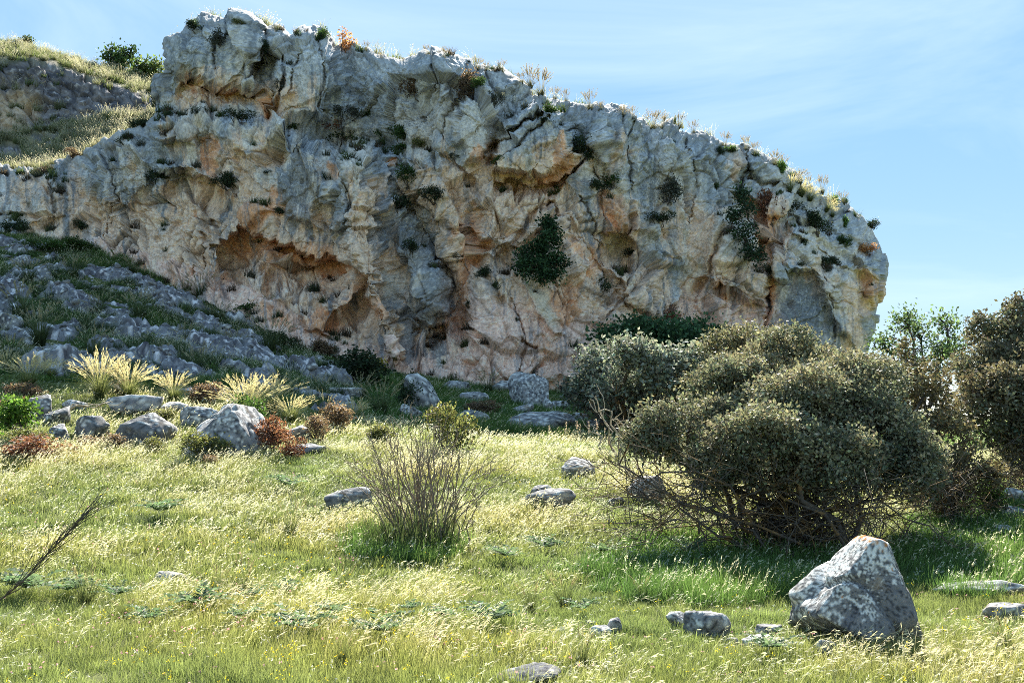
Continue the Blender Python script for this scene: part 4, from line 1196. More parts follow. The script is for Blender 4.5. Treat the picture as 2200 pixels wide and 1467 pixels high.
tree('oak_tree', 'dark spreading evergreen oak cut off by the right edge', 'oak', edge_base,
     [(2165, 735, 85, 72, 17.5), (2120, 800, 85, 70, 17.0), (2220, 830, 120, 95, 16.5), (2140, 890, 110, 80, 16.0), (2300, 760, 120, 90, 17.5), (2330, 900, 140, 90, 16.5), (2200, 950, 80, 50, 16.0)],
     150, 28, 0.075, 0.075, 0.042, DKGRN, (0.22, 0.18, 0.11), MAT_LEAF, MAT_LBARK, 0.06, 6, oak_twigs(2090, 2300, 960, 1050, 15, 17.5, 50), seed=7, shell=0.24)
sh_base = [gp(1370, 28), gp(1420, 28), gp(1330, 28)]
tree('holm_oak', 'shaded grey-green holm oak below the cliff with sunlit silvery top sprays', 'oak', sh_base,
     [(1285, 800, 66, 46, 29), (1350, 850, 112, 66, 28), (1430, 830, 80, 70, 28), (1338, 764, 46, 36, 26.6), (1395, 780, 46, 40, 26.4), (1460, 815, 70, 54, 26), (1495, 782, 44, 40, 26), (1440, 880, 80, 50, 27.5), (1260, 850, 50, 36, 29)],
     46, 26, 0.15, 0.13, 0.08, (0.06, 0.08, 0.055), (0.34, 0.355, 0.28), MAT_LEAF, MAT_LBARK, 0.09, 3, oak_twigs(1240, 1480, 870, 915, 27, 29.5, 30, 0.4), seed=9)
dk_base = [gp(1420, 38.5), gp(1460, 38.5)]
tree('evergreen_tree', 'deep green tree close against the cliff behind the silvery holm oak', 'tree', dk_base,
     [(1350, 728, 60, 36, 39), (1400, 735, 66, 46, 39), (1450, 745, 80, 52, 38.5), (1500, 728, 60, 38, 39), (1420, 790, 90, 50, 38)],
     30, 26, 0.2, 0.17, 0.11, (0.025, 0.055, 0.025), (0.07, 0.135, 0.06), MAT_LEAF, MAT_BARK, 0.10, 4, seed=11)
pl_base = [gp(1590, 21.3), gp(1640, 21.3)]
tree('oak_tree', 'pale cream-tipped oak crown rising just behind the huge oak', 'oak', pl_base,
     [(1560, 738, 52, 44, 21), (1620, 735, 66, 40, 21.5), (1680, 748, 60, 34, 21.5), (1600, 790, 90, 60, 21)],
     62, 24, 0.10, 0.075, 0.042, (0.09, 0.095, 0.055), (0.30, 0.27, 0.16), MAT_LEAF, MAT_LBARK, 0.06, 3, seed=13)
al_base = [gp(1975, 40), gp(1992, 40)]
tree('leafy_tree', 'airy bright green tree against the sky right of the cliff', 'tree', al_base,
     [(1905, 745, 36, 24, 40), (1940, 700, 40, 32, 40), (1985, 715, 40, 36, 41), (2035, 700, 36, 30, 40), (1950, 760, 46, 30, 39), (2020, 755, 46, 34, 40), (1985, 800, 50, 34, 40), (2050, 760, 24, 22, 41)],
     22, 16, 0.17, 0.15, 0.085, (0.06, 0.10, 0.035), (0.15, 0.21, 0.085), MAT_SOFT, MAT_BARK, 0.10, 3, seed=15, shell=0.38, gaps=0.4, kk=9)
hb = at(262, 165, 84)
tree('round_tree', 'round green tree on the far hill skyline left of the summit block', 'tree', [hb],
     [(240, 132, 26, 18, 84), (268, 120, 22, 16, 84.5), (262, 142, 30, 16, 83.5)], 7, 18, 0.3, 0.28, 0.18, (0.025, 0.05, 0.018), (0.08, 0.13, 0.04), MAT_SOFT, MAT_BARK, 0.15, 3, seed=17, shell=0.3)
hb = at(312, 185, 82)
tree('round_tree', 'yellow-green tree tucked against the left side of the summit block', 'tree', [hb],
     [(300, 152, 20, 16, 82), (322, 156, 22, 22, 82), (310, 168, 28, 14, 82)], 7, 18, 0.3, 0.28, 0.18, (0.05, 0.08, 0.02), (0.14, 0.19, 0.06), MAT_SOFT, MAT_BARK, 0.15, 3, seed=19, shell=0.3)
hb = at(62, 104, 84)
tree('round_tree', 'tiny lone tree on the far hill skyline near the left edge', 'tree', [hb],
     [(58, 92, 10, 7, 84), (66, 90, 7, 6, 84)], 22, 12, 0.14, 0.2, 0.13, (0.04, 0.06, 0.02), (0.10, 0.13, 0.05), MAT_SOFT, MAT_BARK, 0.06, 3, seed=21)
# trees rooted in the rock face
fb = on_cliff(1165, 545)
fy = float(fb[1])
tree('cliff_tree', 'dense dark green tree growing out of the middle of the cliff face', 'tree', [fb + np.array([0, 0.1, -0.6])],
     [(1140, 545, 34, 26, fy - 1.0), (1178, 525, 26, 24, fy - 1.0), (1150, 575, 42, 26, fy - 1.4), (1190, 570, 24, 28, fy - 1.1), (1178, 598, 26, 16, fy - 1.2), (1172, 482, 12, 9, fy - 0.6), (1182, 492, 9, 8, fy - 0.6)],
     26, 22, 0.14, 0.13, 0.09, (0.016, 0.038, 0.018), (0.05, 0.10, 0.04), MAT_LEAF, MAT_BARK, 0.07, 3, seed=23)
fb = on_cliff(1610, 555); fy = float(fb[1])
tree('cliff_tree', 'slim dark green tree filling the recess on the right of the cliff', 'tree', [fb],
     [(1600, 432, 24, 24, fy - 0.8), (1592, 470, 28, 30, fy - 1.0), (1608, 510, 26, 30, fy - 1.1), (1618, 550, 24, 26, fy - 1.2), (1575, 470, 18, 22, fy - 0.8)],
     26, 20, 0.14, 0.13, 0.085, (0.018, 0.036, 0.02), (0.045, 0.085, 0.04), MAT_LEAF, MAT_BARK, 0.06, 3, seed=25, gaps=0.35)

# ------------------------------------------------------------------ shrubs rooted on the cliff: pixel, width, height, kind, label
CL = [(415, 66, 30, 20, 'dark', 'dark shrub in the notch near the top left of the summit block'),
      (512, 52, 24, 14, 'olive', 'yellow-green cushion plant near the top of the summit block'),
      (470, 98, 44, 28, 'grey', 'grey dry shrub in the middle of the summit block face'),
      (684, 92, 30, 32, 'green', 'green shrub hanging on the second summit knob'),
      (560, 112, 22, 24, 'dark', 'dark shrub in the cleft right of the summit block'),
      (596, 198, 20, 26, 'grey', 'grey shrub in the thin crack below the two summit knobs'),
      (745, 122, 52, 50, 'orange', 'orange-leaved shrub on the crest right of the second summit knob'),
      (356, 252, 18, 14, 'dark', 'tiny dark shrub at the left foot of the summit block'),
      (422, 256, 24, 24, 'dark', 'dark shrub on the pale ledge under the summit block'),
      (474, 250, 18, 14, 'green', 'small green shrub on the ledge, left of the long dark one'),
      (506, 262, 44, 24, 'dark', 'long dark shrub on the ledge under the summit block'),
      (632, 276, 28, 12, 'green', 'low green plant at the right end of the summit ledge'),
      (330, 388, 40, 24, 'dark', 'dark shrub on the left wall, left of a matching one over the tan blocks'),
      (482, 402, 44, 28, 'dark', 'dark shrub under the tan blocks on the left wall'),
      (572, 374, 18, 9, 'dark', 'tiny dark plant left of the broad dark water streak'),
      (30, 498, 46, 30, 'dark', 'round dark green bush at the cliff foot near the left edge'),
      (176, 498, 28, 24, 'dark', 'dark shrub in a niche at the cliff foot, right of the round bush'),
      (160, 330, 34, 18, 'brown', 'dry brown shrub where the grassy shelf meets the cliff edge'),
      (262, 302, 30, 18, 'dark', 'dark shrub on the cliff edge below the grassy shelf'),
      (292, 272, 36, 22, 'dark', 'dark green shrub on the cliff edge nearest the summit block'),
      (596, 462, 26, 14, 'dark', 'small dark shrub just above the orange cave'),
      (736, 288, 66, 34, 'rust', 'reddish brown bush on the ledge in the upper middle of the cliff'),
      (728, 312, 62, 28, 'green', 'green bush directly under the reddish brown bush'),
      (786, 256, 42, 22, 'green', 'bright green bush above and right of the reddish brown bush'),
      (740, 252, 40, 24, 'grey', 'grassy grey shrub above the reddish brown bush'),
      (836, 292, 34, 20, 'green', 'green shrub left of the grassy tuft on the middle ledge'),
      (866, 304, 44, 34, 'green', 'largest green clump on the middle ledge right of the reddish bush'),
      (860, 326, 38, 20, 'green', 'low green shrub below the largest green clump'),
      (906, 316, 38, 18, 'olive', 'olive shrub at the right end of the middle ledge'),
      (906, 210, 62, 46, 'brown', 'brownish twiggy shrub under the dark crest rock'),
      (1000, 204, 52, 50, 'brown', 'large brownish twiggy shrub left of the big upper block'),
      (1032, 186, 26, 20, 'green', 'small green shrub above the large brownish twiggy one'),
      (1062, 226, 32, 28, 'grey', 'grey shrub between the two big upper blocks'),
      (1106, 222, 26, 14, 'dark', 'small dark green shrub on top of the big cracked block'),
      (1182, 240, 32, 18, 'green', 'green plant at the upper corner of the big cracked block'),
      (1170, 262, 24, 9, 'dark', 'tiny plant on the face of the big cracked block'),
      (1066, 352, 26, 14, 'green', 'small green plant under the left end of the big cracked block'),
      (976, 342, 20, 14, 'dark', 'small dark plant left of the big cracked block'),
      (872, 396, 40, 34, 'green', 'green shrub in the gully right of the middle buttress'),
      (932, 430, 50, 28, 'dark', 'dark shrub in the gully, right of the green one'),
      (856, 452, 46, 28, 'dark', 'dark shrub on the edge of the middle buttress'),
      (882, 550, 36, 30, 'dark', 'dark round shrub on the shaded gully wall'),
      (1250, 340, 44, 52, 'dark', 'tall dark shrub in the cleft right of the big cracked block'),
      (1282, 408, 40, 22, 'dark', 'dark shrub below the cleft right of the big cracked block'),
      (1312, 408, 38, 42, 'green', 'green shrub above the orange flake of rock'),
      (1430, 436, 44, 46, 'grey', 'grey-green shrub on the black lichen patch'),
      (1418, 480, 42, 24, 'dark', 'dark low shrub below the black lichen patch'),
      (1006, 664, 16, 16, 'dark', 'small dark ball-shaped plant on the lower orange wall'),
      (1040, 596, 26, 24, 'dark', 'small dark shrub left of the cliff-face tree'),
      (980, 560, 22, 16, 'grey', 'small grey plant right of the shaded gully'),
      (1284, 630, 42, 42, 'dark', 'dark green shrub right of the cliff-face tree'),
      (1322, 630, 28, 24, 'dark', 'small dark shrub next to the one right of the cliff-face tree'),
      (1352, 552, 26, 14, 'dark', 'little dark shrub under the orange flake of rock'),
      (1660, 480, 46, 60, 'rust', 'bare reddish twigs beside the recess tree'),
      (1570, 326, 26, 12, 'bright', 'light green cushion near the right skyline notch'),
      (1548, 330, 16, 18, 'dark', 'dark little shrub left of the light green cushion'),
      (1540, 408, 14, 16, 'green', 'tiny green plant on the streaked right wall'),
      (1700, 460, 32, 24, 'dark', 'dark shrub on the sloping right shoulder above the pale slab'),
      (1756, 500, 44, 38, 'dark', 'dark twiggy shrub right of the pale triangular slab'),
      (1815, 530, 28, 20, 'green', 'round green bush on the right shoulder above the bulging nose'),
      (1768, 570, 32, 18, 'dark', 'dark shrub on the ledge under the pale slab, left of a pair'),
      (1797, 566, 28, 18, 'dark', 'dark shrub on the ledge under the pale slab, right of a pair'),
      (1818, 440, 20, 16, 'green', 'dark green bush on the right skyline'),
      (1796, 440, 20, 18, 'bright', 'bright green bush just below the right skyline'),
      (1820, 490, 18, 22, 'bright', 'yellow-green bush above the round green bush'),
      (1878, 488, 30, 20, 'dark', 'twiggy dark bush on the skyline near the bulging nose'),
      (1872, 548, 52, 20, 'orange', 'orange-leaved creeper on the right nose of the cliff'),
      (1656, 592, 28, 20, 'dark', 'dark shrub at the lower tip of the recess'),
      (1698, 590, 14, 12, 'green', 'tiny green plant right of the lower tip of the recess'),
      (1686, 376, 28, 26, 'bright', 'yellow-green bush above the lit plumed grass on the shoulder'),
      (1440, 690, 40, 30, 'rust', 'reddish dry shrub at the cliff foot above the trees'),
      (1110, 690, 10, 10, 'dark', 'tiny dark plant beside the pocket in the lower cream wall')]
for (px, py, w_, h_, kind, lab) in CL:
    g = on_cliff(px, py)
    k = g[1] / F
    put_shrub(g + np.array([0, 0.15, -0.2 * h_ * k]), w_ * k * 1.4, h_ * k * 1.35, kind, lab, group='shrubs rooted on the cliff')

# ------------------------------------------------------------------ shrubs on the ground
GS = [(442, 872, 54, 36, 'brown', 'brown heath shrub right of the sparse plumed tussock'),
      (715, 930, 60, 44, 'brown', 'brown heath shrub at the shadow edge right of the golden tussocks'),
      (580, 975, 70, 54, 'rust', 'rust brown heath shrub at the foot of the largest meadow-edge boulder'),
      (625, 985, 44, 34, 'rust', 'small rust brown shrub right of the one at the largest meadow-edge boulder'),
      (32, 892, 54, 30, 'rust', 'reddish heath shrub above the bright green bush'),
      (66, 985, 120, 34, 'rust', 'wide low reddish shrub under the bright green bush'),
      (215, 968, 66, 26, 'brown', 'low brown shrub below the dark rugged rock'),
      (692, 955, 54, 44, 'brown', 'twiggy brown shrub between the grey rocks and the shadow edge'),
      (965, 980, 76, 76, 'olive', 'tall olive-brown shrub behind the bare broom bush'),
      (830, 960, 60, 36, 'olive', 'olive shrub behind the left side of the broom bush'),
      (265, 848, 44, 26, 'brown', 'small brown shrub under the middle golden tussocks'),
      (55, 858, 60, 30, 'brown', 'brown-green heath shrub near the left edge below the first tussock'),
      (36, 945, 100, 72, 'bright', 'bright green bush at the left edge of the meadow'),
      (52, 965, 84, 38, 'olive', 'yellow-olive low bush in front of the bright green bush'),
      (434, 988, 76, 48, 'olive', 'light olive dome-shaped shrub in front of the largest meadow-edge boulder'),
      (322, 978, 44, 28, 'olive', 'little olive shrub at the foot of the dark domed boulder'),
      (528, 950, 80, 66, 'green', 'dark green creeper spreading over the largest meadow-edge boulder'),
      (888, 882, 62, 56, 'dark', 'dark olive bush leaning on the long sloping boulder'),
      (756, 828, 116, 56, 'dark', 'wide dark bush at the cliff foot where the slope ends'),
      (808, 808, 44, 30, 'yellow', 'yellow-flowering bush at the foot of the cliff'),
      (1100, 838, 64, 40, 'grey', 'grey-green shrub left of the tall rounded boulder'),
      (1040, 896, 60, 26, 'brown', 'purple-brown low shrub in the hollow'),
      (1230, 870, 60, 40, 'grey', 'grey shrub at the cliff foot right of the tall rounded boulder'),
      (690, 770, 60, 30, 'brown', 'dark brown shrub at the right end of the slope top'),
      (160, 540, 60, 22, 'green', 'green shrub band at the top of the slope, near the cliff foot'),
      (90, 545, 70, 24, 'green', 'green shrub at the top of the slope left of another alike'),
      (390, 600, 60, 26, 'green', 'green shrub at the slope top under the pink apron'),
      (520, 690, 70, 28, 'green', 'green shrub along the slope top beside the pink apron'),
      (600, 745, 60, 24, 'dark', 'dark shrub low on the slope top edge'),
      (1980, 1060, 60, 50, 'green', 'green bush in the shade right of the huge oak'),
      (2130, 1110, 60, 60, 'green', 'small green bush between the two right edge rocks and the oak'),
      (460, 1000, 40, 20, 'brown', 'tiny brown shrub below the light olive dome'),
      (330, 905, 70, 20, 'olive', 'low olive shrub right of the pale block-shaped boulder')]
for (px, py, w_, h_, kind, lab) in GS:
    g = hit(px, py); k = g[1] / F
    put_shrub(g + np.array([0, w_ * k * 0.15, -0.03]), w_ * k * 1.35, h_ * k * 1.4, kind, lab, group='low shrubs on the ground')

# ------------------------------------------------------------------ plumed tussocks
ORD = ['first', 'second', 'third', 'fourth', 'fifth', 'sixth', 'seventh', 'eighth', 'ninth', 'tenth', 'eleventh', 'twelfth', 'thirteenth', 'fourteenth', 'fifteenth',
       'sixteenth', 'seventeenth', 'eighteenth', 'nineteenth', 'twentieth', 'twenty-first', 'twenty-second', 'twenty-third', 'twenty-fourth', 'twenty-fifth',
       'twenty-sixth', 'twenty-seventh', 'twenty-eighth', 'twenty-ninth', 'thirtieth', 'thirty-first', 'thirty-second', 'thirty-third', 'thirty-fourth']
CREST_T = [(594, 64, 22), (787, 108, 20), (822, 122, 16), (864, 127, 16), (921, 112, 20), (955, 120, 26), (1024, 142, 32), (1044, 148, 24), (1080, 150, 26), (1122, 172, 26), (1140, 180, 42), (1158, 190, 44), (1192, 206, 26),
           (1216, 212, 30), (1268, 228, 34), (1290, 232, 24), (1338, 244, 30), (1362, 256, 34), (1404, 272, 42), (1424, 272, 34), (1462, 270, 28), (1486, 276, 32), (1560, 312, 28), (1604, 318, 28), (1622, 326, 30),
           (1664, 350, 32), (1682, 360, 30), (1720, 390, 30), (1744, 400, 24), (1770, 412, 34), (1814, 434, 24)]
for i, (px, py, s) in enumerate(CREST_T):
    g = on_cliff(px, py + 3); k = g[1] / F
    put_tussock(g + np.array([0, 0.1, -0.05]), s * k * 1.05, 'crest', 'plumed grass tussock against the sky, %s along the crest counted from the summit block' % ORD[i], 'tussocks on the crest')
for i, (px, py, s) in enumerate([(1700, 410, 34), (1722, 418, 36), (1742, 430, 34), (1776, 452, 30), (1790, 462, 24)]):
    g = on_cliff(px, py + 2); k = g[1] / F
    put_tussock(g, s * k * 1.1, 'gold', 'sunlit golden tussock on the right shoulder below the skyline, %s from above' % ORD[i], 'lit tussocks on the shoulder')
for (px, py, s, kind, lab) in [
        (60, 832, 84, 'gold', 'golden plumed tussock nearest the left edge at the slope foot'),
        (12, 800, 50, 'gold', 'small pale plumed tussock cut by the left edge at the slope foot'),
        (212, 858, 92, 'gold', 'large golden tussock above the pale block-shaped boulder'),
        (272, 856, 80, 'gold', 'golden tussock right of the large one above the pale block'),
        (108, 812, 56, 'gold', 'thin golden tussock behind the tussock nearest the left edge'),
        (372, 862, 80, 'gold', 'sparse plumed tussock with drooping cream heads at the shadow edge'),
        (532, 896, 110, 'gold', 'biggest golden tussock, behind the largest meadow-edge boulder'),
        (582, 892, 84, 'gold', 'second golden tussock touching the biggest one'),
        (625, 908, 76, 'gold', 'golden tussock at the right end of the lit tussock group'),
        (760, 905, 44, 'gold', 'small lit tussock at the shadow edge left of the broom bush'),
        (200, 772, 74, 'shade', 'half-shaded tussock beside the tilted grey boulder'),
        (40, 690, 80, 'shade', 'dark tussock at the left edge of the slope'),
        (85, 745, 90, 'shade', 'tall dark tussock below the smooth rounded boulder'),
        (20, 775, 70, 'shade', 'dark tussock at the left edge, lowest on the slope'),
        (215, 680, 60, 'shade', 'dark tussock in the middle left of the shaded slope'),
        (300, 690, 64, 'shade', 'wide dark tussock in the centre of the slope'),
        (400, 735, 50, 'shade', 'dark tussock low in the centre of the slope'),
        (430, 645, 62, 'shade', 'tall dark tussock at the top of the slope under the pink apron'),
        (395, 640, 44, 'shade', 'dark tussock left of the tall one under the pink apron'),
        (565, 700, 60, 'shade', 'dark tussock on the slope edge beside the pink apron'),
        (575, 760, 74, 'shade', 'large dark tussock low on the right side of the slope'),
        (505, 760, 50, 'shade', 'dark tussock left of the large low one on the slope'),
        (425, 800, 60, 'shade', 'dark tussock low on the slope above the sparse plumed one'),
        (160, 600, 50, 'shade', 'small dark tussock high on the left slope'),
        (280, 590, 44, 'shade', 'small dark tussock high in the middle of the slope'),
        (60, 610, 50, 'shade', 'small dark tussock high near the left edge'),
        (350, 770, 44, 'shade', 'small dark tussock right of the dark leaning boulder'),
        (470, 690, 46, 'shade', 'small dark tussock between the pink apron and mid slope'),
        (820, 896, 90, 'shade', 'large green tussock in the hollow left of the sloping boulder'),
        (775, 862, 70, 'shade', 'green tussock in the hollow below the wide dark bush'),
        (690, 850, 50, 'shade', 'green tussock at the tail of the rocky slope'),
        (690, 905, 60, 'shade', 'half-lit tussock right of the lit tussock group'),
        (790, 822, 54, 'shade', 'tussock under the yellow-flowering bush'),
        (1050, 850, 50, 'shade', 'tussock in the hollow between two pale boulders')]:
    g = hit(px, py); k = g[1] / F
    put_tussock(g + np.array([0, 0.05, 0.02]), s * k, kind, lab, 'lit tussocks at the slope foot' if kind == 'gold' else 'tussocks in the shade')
for (px, py, s, lab) in [(462, 1284, 56, 'thin dark rush tuft in the front meadow, left of a close pair'), (522, 1288, 54, 'dark rush tuft in the front meadow, right of a close pair'), (592, 1304, 36, 'small dark rush tuft right of the close pair'),
                         (738, 1280, 44, 'rush tuft in the meadow below the broom bush'), (1138, 1322, 56, 'dark rush tuft in the middle front meadow'), (1216, 1310, 52, 'thin rush tuft right of the middle front one'),
                         (735, 1432, 50, 'rush tuft near the bottom edge, left of centre'), (1252, 1436, 60, 'rush tuft near the bottom edge above the cut-off rock'), (622, 1160, 62, 'hazy green rush tuft left of the broom bush'),
                         (2158, 1400, 60, 'rush tuft right of the wedge boulder'), (926, 1372, 44, 'small rush tuft under the broom bush in the front meadow'), (182, 1305, 70, 'thin tall rush tuft in the left front meadow'), (1385, 1290, 40, 'rush tuft at the left edge of the oak shade'), (268, 1330, 40, 'small rush tuft in the left front meadow')]:
    g = hit(px, py); k = g[1] / F
    put_tussock(g, s * k * 1.7, 'rush', lab, 'rush tufts in the meadow', name='rush_tuft')

# ------------------------------------------------------------------ bare broom bush, dead stalks, bent branch
def broom(rng, base, tips, r0, per, side_len):
    out = []
    for t in tips:
        b = base + np.array([rng.uniform(-.26, .26) + 0.28 * np.clip((t - base)[0], -1, 1), rng.uniform(-.2, .2), -0.03])
        k = 10
        s = np.linspace(0, 1, k)[:, None]
        d = t - b
        p = b + np.concatenate([d[:2] * s ** 1.7, d[2] * (s - 0.12 * s * s) / 0.88], 1) if False else b + np.stack([d[0] * s[:, 0] ** 1.6, d[1] * s[:, 0] ** 1.6, d[2] * (1.12 * s[:, 0] - 0.12 * s[:, 0] ** 2)], -1)
        w = np.cumsum(rng.randn(k, 3), 0); w -= w[0] + (w[-1] - w[0]) * s
        p = p + w * 0.032
        r = r0 * rng.uniform(0.6, 1.2)
        out.append((p, np.linspace(r, r * 0.22, k)))
        for q in range(per):
            i = rng.randint(3, k)
            dirn = (p[i] - p[i - 1]); dirn /= np.linalg.norm(dirn) + 1e-9
            e_ = p[i] + (dirn + rng.randn(3) * 0.33 + np.array([0, 0, .25])) * side_len * rng.uniform(0.4, 1.2)
            pp = bent(rng, p[i], e_, 5, 0.5)
            out.append((pp, np.linspace(r * 0.35, 0.0028, 5)))
            for z in range(2):
                j = rng.randint(1, 5)
                out.append((bent(rng, pp[j], pp[j] + (dirn + rng.randn(3) * 0.4) * side_len * 0.4, 4, 0.5), np.linspace(0.0035, 0.002, 4)))
    return out
rng = np.random.RandomState(77)
bb0 = hit(905, 1180)
tips = []
for i in range(66):
    a = rng.uniform(-1, 1)
    px = 905 + 168 * a + rng.uniform(-20, 20); py = 912 + 90 * abs(a) ** 1.8 + rng.uniform(-10, 90) * (rng.rand() + 0.3)
    tips.append(at(px, py, bb0[1] + rng.uniform(-0.7, 0.7)))
tips += [at(1082, 1015, bb0[1] - 0.2), at(1060, 1040, bb0[1] + 0.3), at(1030, 1070, bb0[1] - 0.3), at(735, 985, bb0[1] - 0.1), at(752, 1000, bb0[1]), at(1015, 1130, bb0[1] - 0.2)]
br = empty('broom_bush', bb0, 'nearly leafless broom bush of upright curving stems in the middle meadow', 'bush')
bv, bf = tubes(broom(rng, bb0, tips, 0.0115, 3, 0.24), 4)
link('stems', mesh_from('broom_stems', bv - bb0, bf, MAT_BROOM), br)
n = 900
a = rng.rand(n) * 6.283; r = 0.55 * np.sqrt(rng.rand(n))
base = np.stack([r * np.cos(a) - 0.1, r * np.sin(a), np.zeros(n) - 0.05], -1)
v, f, c, _ = strips(rng, base, a, rng.uniform(0.25, 0.75, n), rng.uniform(0.02, 0.25, n), np.full(n, 0.008), 4, 1.6, (0.04, 0.06, 0.025), (0.12, 0.15, 0.06))
link('green_twigs', mesh_from('broom_green_twigs', v, f, MAT_BLADE, c), br)
ds0 = hit(1328, 985)
tips = [at(x, y, ds0[1] + rng.uniform(-.3, .3)) for x, y in ((1268, 858), (1280, 850), (1296, 880), (1330, 868), (1346, 905), (1250, 900), (1312, 900), (1352, 880))]
out = []
for t in tips:
    b = ds0 + np.array([rng.uniform(-.05, .05), rng.uniform(-.05, .05), -.03])
    p = bent(rng, b, t, 9, 0.6); out.append((p, np.linspace(0.022, 0.007, 9)))
    for q in range(2):
        i = rng.randint(4, 8); out.append((bent(rng, p[i], p[i] + (t - b) * 0.25 + rng.randn(3) * 0.15, 5, 0.5), np.linspace(0.009, 0.005, 5)))
dv, dfc = tubes(out, 4)
tag(link('dead_stalk_plant', mesh_from('dead_stalk_plant', dv - ds0, dfc, MAT_DEAD), None, ds0), 'dead plant of pale bare forked stalks left of the huge oak', 'dead plant')
lb0 = hit(-70, 1340)
dep = lb0[1]
main = catmull(np.array([lb0, at(0, 1288, dep), at(48, 1248, dep), at(88, 1205, dep + .1), at(130, 1160, dep + .1), at(172, 1118, dep + .2)]), 14)
out = [(main, np.linspace(0.009, 0.002, 14))]
for q in range(46):
    i = rng.randint(4, 14)
    dirn = main[min(i + 1, 13)] - main[i - 1]; dirn /= np.linalg.norm(dirn)
    e_ = main[i] + (dirn + rng.randn(3) * 0.16) * rng.uniform(0.15, 0.45)
    out.append((bent(rng, main[i], e_, 5, 0.25), np.linspace(0.0035, 0.0015, 5)))
dv, dfc = tubes(out, 4)
tag(link('bare_branch', mesh_from('bare_branch', dv - lb0, dfc, MAT_TWIG), None, lb0), 'thin dark bare branch reaching into the picture from the left edge', 'branch')
# sticks lying by the rocks on the left
sk = hit(185, 905)
out = [(bent(rng, sk + np.array([-.3, -.2, .25]), sk + np.array([.75, .1, .42]), 8, .6, .1), np.linspace(.02, .008, 8)), (bent(rng, sk + np.array([-.5, -.3, .1]), sk + np.array([.5, .2, .4]), 8, .6, .15), np.linspace(.018, .006, 8)), (bent(rng, sk + np.array([-.6, 0, .08]), sk + np.array([.3, .1, .3]), 8, .6, .2), np.linspace(.018, .006, 8))]
dv, dfc = tubes(out, 4)
tag(link('dead_branch', mesh_from('dead_branch', dv - sk, dfc, MAT_DEAD), None, sk), 'arched dead branch lying over the dark rugged rock', 'branch')

# ------------------------------------------------------------------ leafy herbs in the meadow
def herb_mesh(seed):
    rng = np.random.RandomState(seed)
    parts = []
    for i in range(16):
        a = rng.rand() * 6.283; L = rng.uniform(0.25, 0.5); up = rng.uniform(0.25, 0.7)
        k = 9
        t = np.linspace(0.1, 1, k)
        sp = np.stack([np.cos(a) * L * t, np.sin(a) * L * t, up * L * (1.5 * t - 0.9 * t * t)], -1)
        for sgn in (-1, 1):
            side = np.array([-math.sin(a) * sgn, math.cos(a) * sgn, 0.25])
            parts.append(leaf_quads(rng, sp, 0.11 * (1.15 - t * 0.8), 0.035, vcol(rng, (0.14, 0.20, 0.11), 0.3, k), np.tile(side, (k, 1)) + np.array([math.cos(a), math.sin(a), 0]) * 0.5, 0.2))
        v, f, c, _ = strips(rng, np.zeros((1, 3)), np.array([a]), np.array([up * L * 0.7]), np.array([L]), np.array([0.012]), 3, 1.0, (0.12, 0.15, 0.07), (0.14, 0.18, 0.08))
        parts.append((v, f, c))
    v, f, c = join(parts)
    return mesh_from('leafy_herb', v, f, MAT_SOFT, c)
HERBS = [herb_mesh(500 + i) for i in range(4)]
for i, (px, py, s, lab) in enumerate([
        (350, 1112, 74, 'grey-green leafy herb in the upper left meadow'), (622, 1056, 60, 'pale leafy herb near the top of the left meadow'), (430, 1320, 100, 'wide grey-green herb in the left front meadow'),
        (640, 1372, 110, 'biggest leafy herb in the front meadow, left of centre'), (520, 1350, 64, 'leafy herb left of the biggest one'), (70, 1286, 110, 'leafy herb beside the bent bare branch at the left edge'),
        (150, 1290, 80, 'leafy herb right of the one by the bent branch'), (250, 1300, 60, 'small leafy herb in the left front meadow'), (1172, 1192, 64, 'leafy herb in the meadow right of the broom bush'), (1092, 1212, 60, 'leafy herb just right of the broom bush foot'),
        (880, 1332, 46, 'small herb below the broom bush'), (820, 1384, 96, 'low spreading pale herb in the middle front meadow'), (1056, 1356, 90, 'leafy herb in the centre front meadow'), (960, 1350, 60, 'small leafy herb left of the centre front one'),
        (320, 1352, 70, 'leafy herb near the bottom left'), (1300, 1200, 56, 'leafy herb at the left end of the oak shade'), (540, 1300, 50, 'grey herb behind the close pair of rush tufts'), (1480, 1200, 70, 'broad-leaved herb inside the oak shade'), (1250, 1330, 60, 'herb behind the small white and tan stones'),
        (1660, 1420, 80, 'pale low herb in front of the flat slab by the wedge boulder'), (610, 1290, 50, 'small herb right of the close rush pair'), (720, 1340, 60, 'herb between the biggest herb and the broom bush')]):
    g = hit(px, py); k = g[1] / F
    o = link('leafy_herb', HERBS[i % 4], None, g + np.array([0, 0, 0.09]), (0, 0, rng.rand() * 6.28), s * k * 1.9)
    tag(o, lab, 'herb', 'leafy herbs in the meadow')

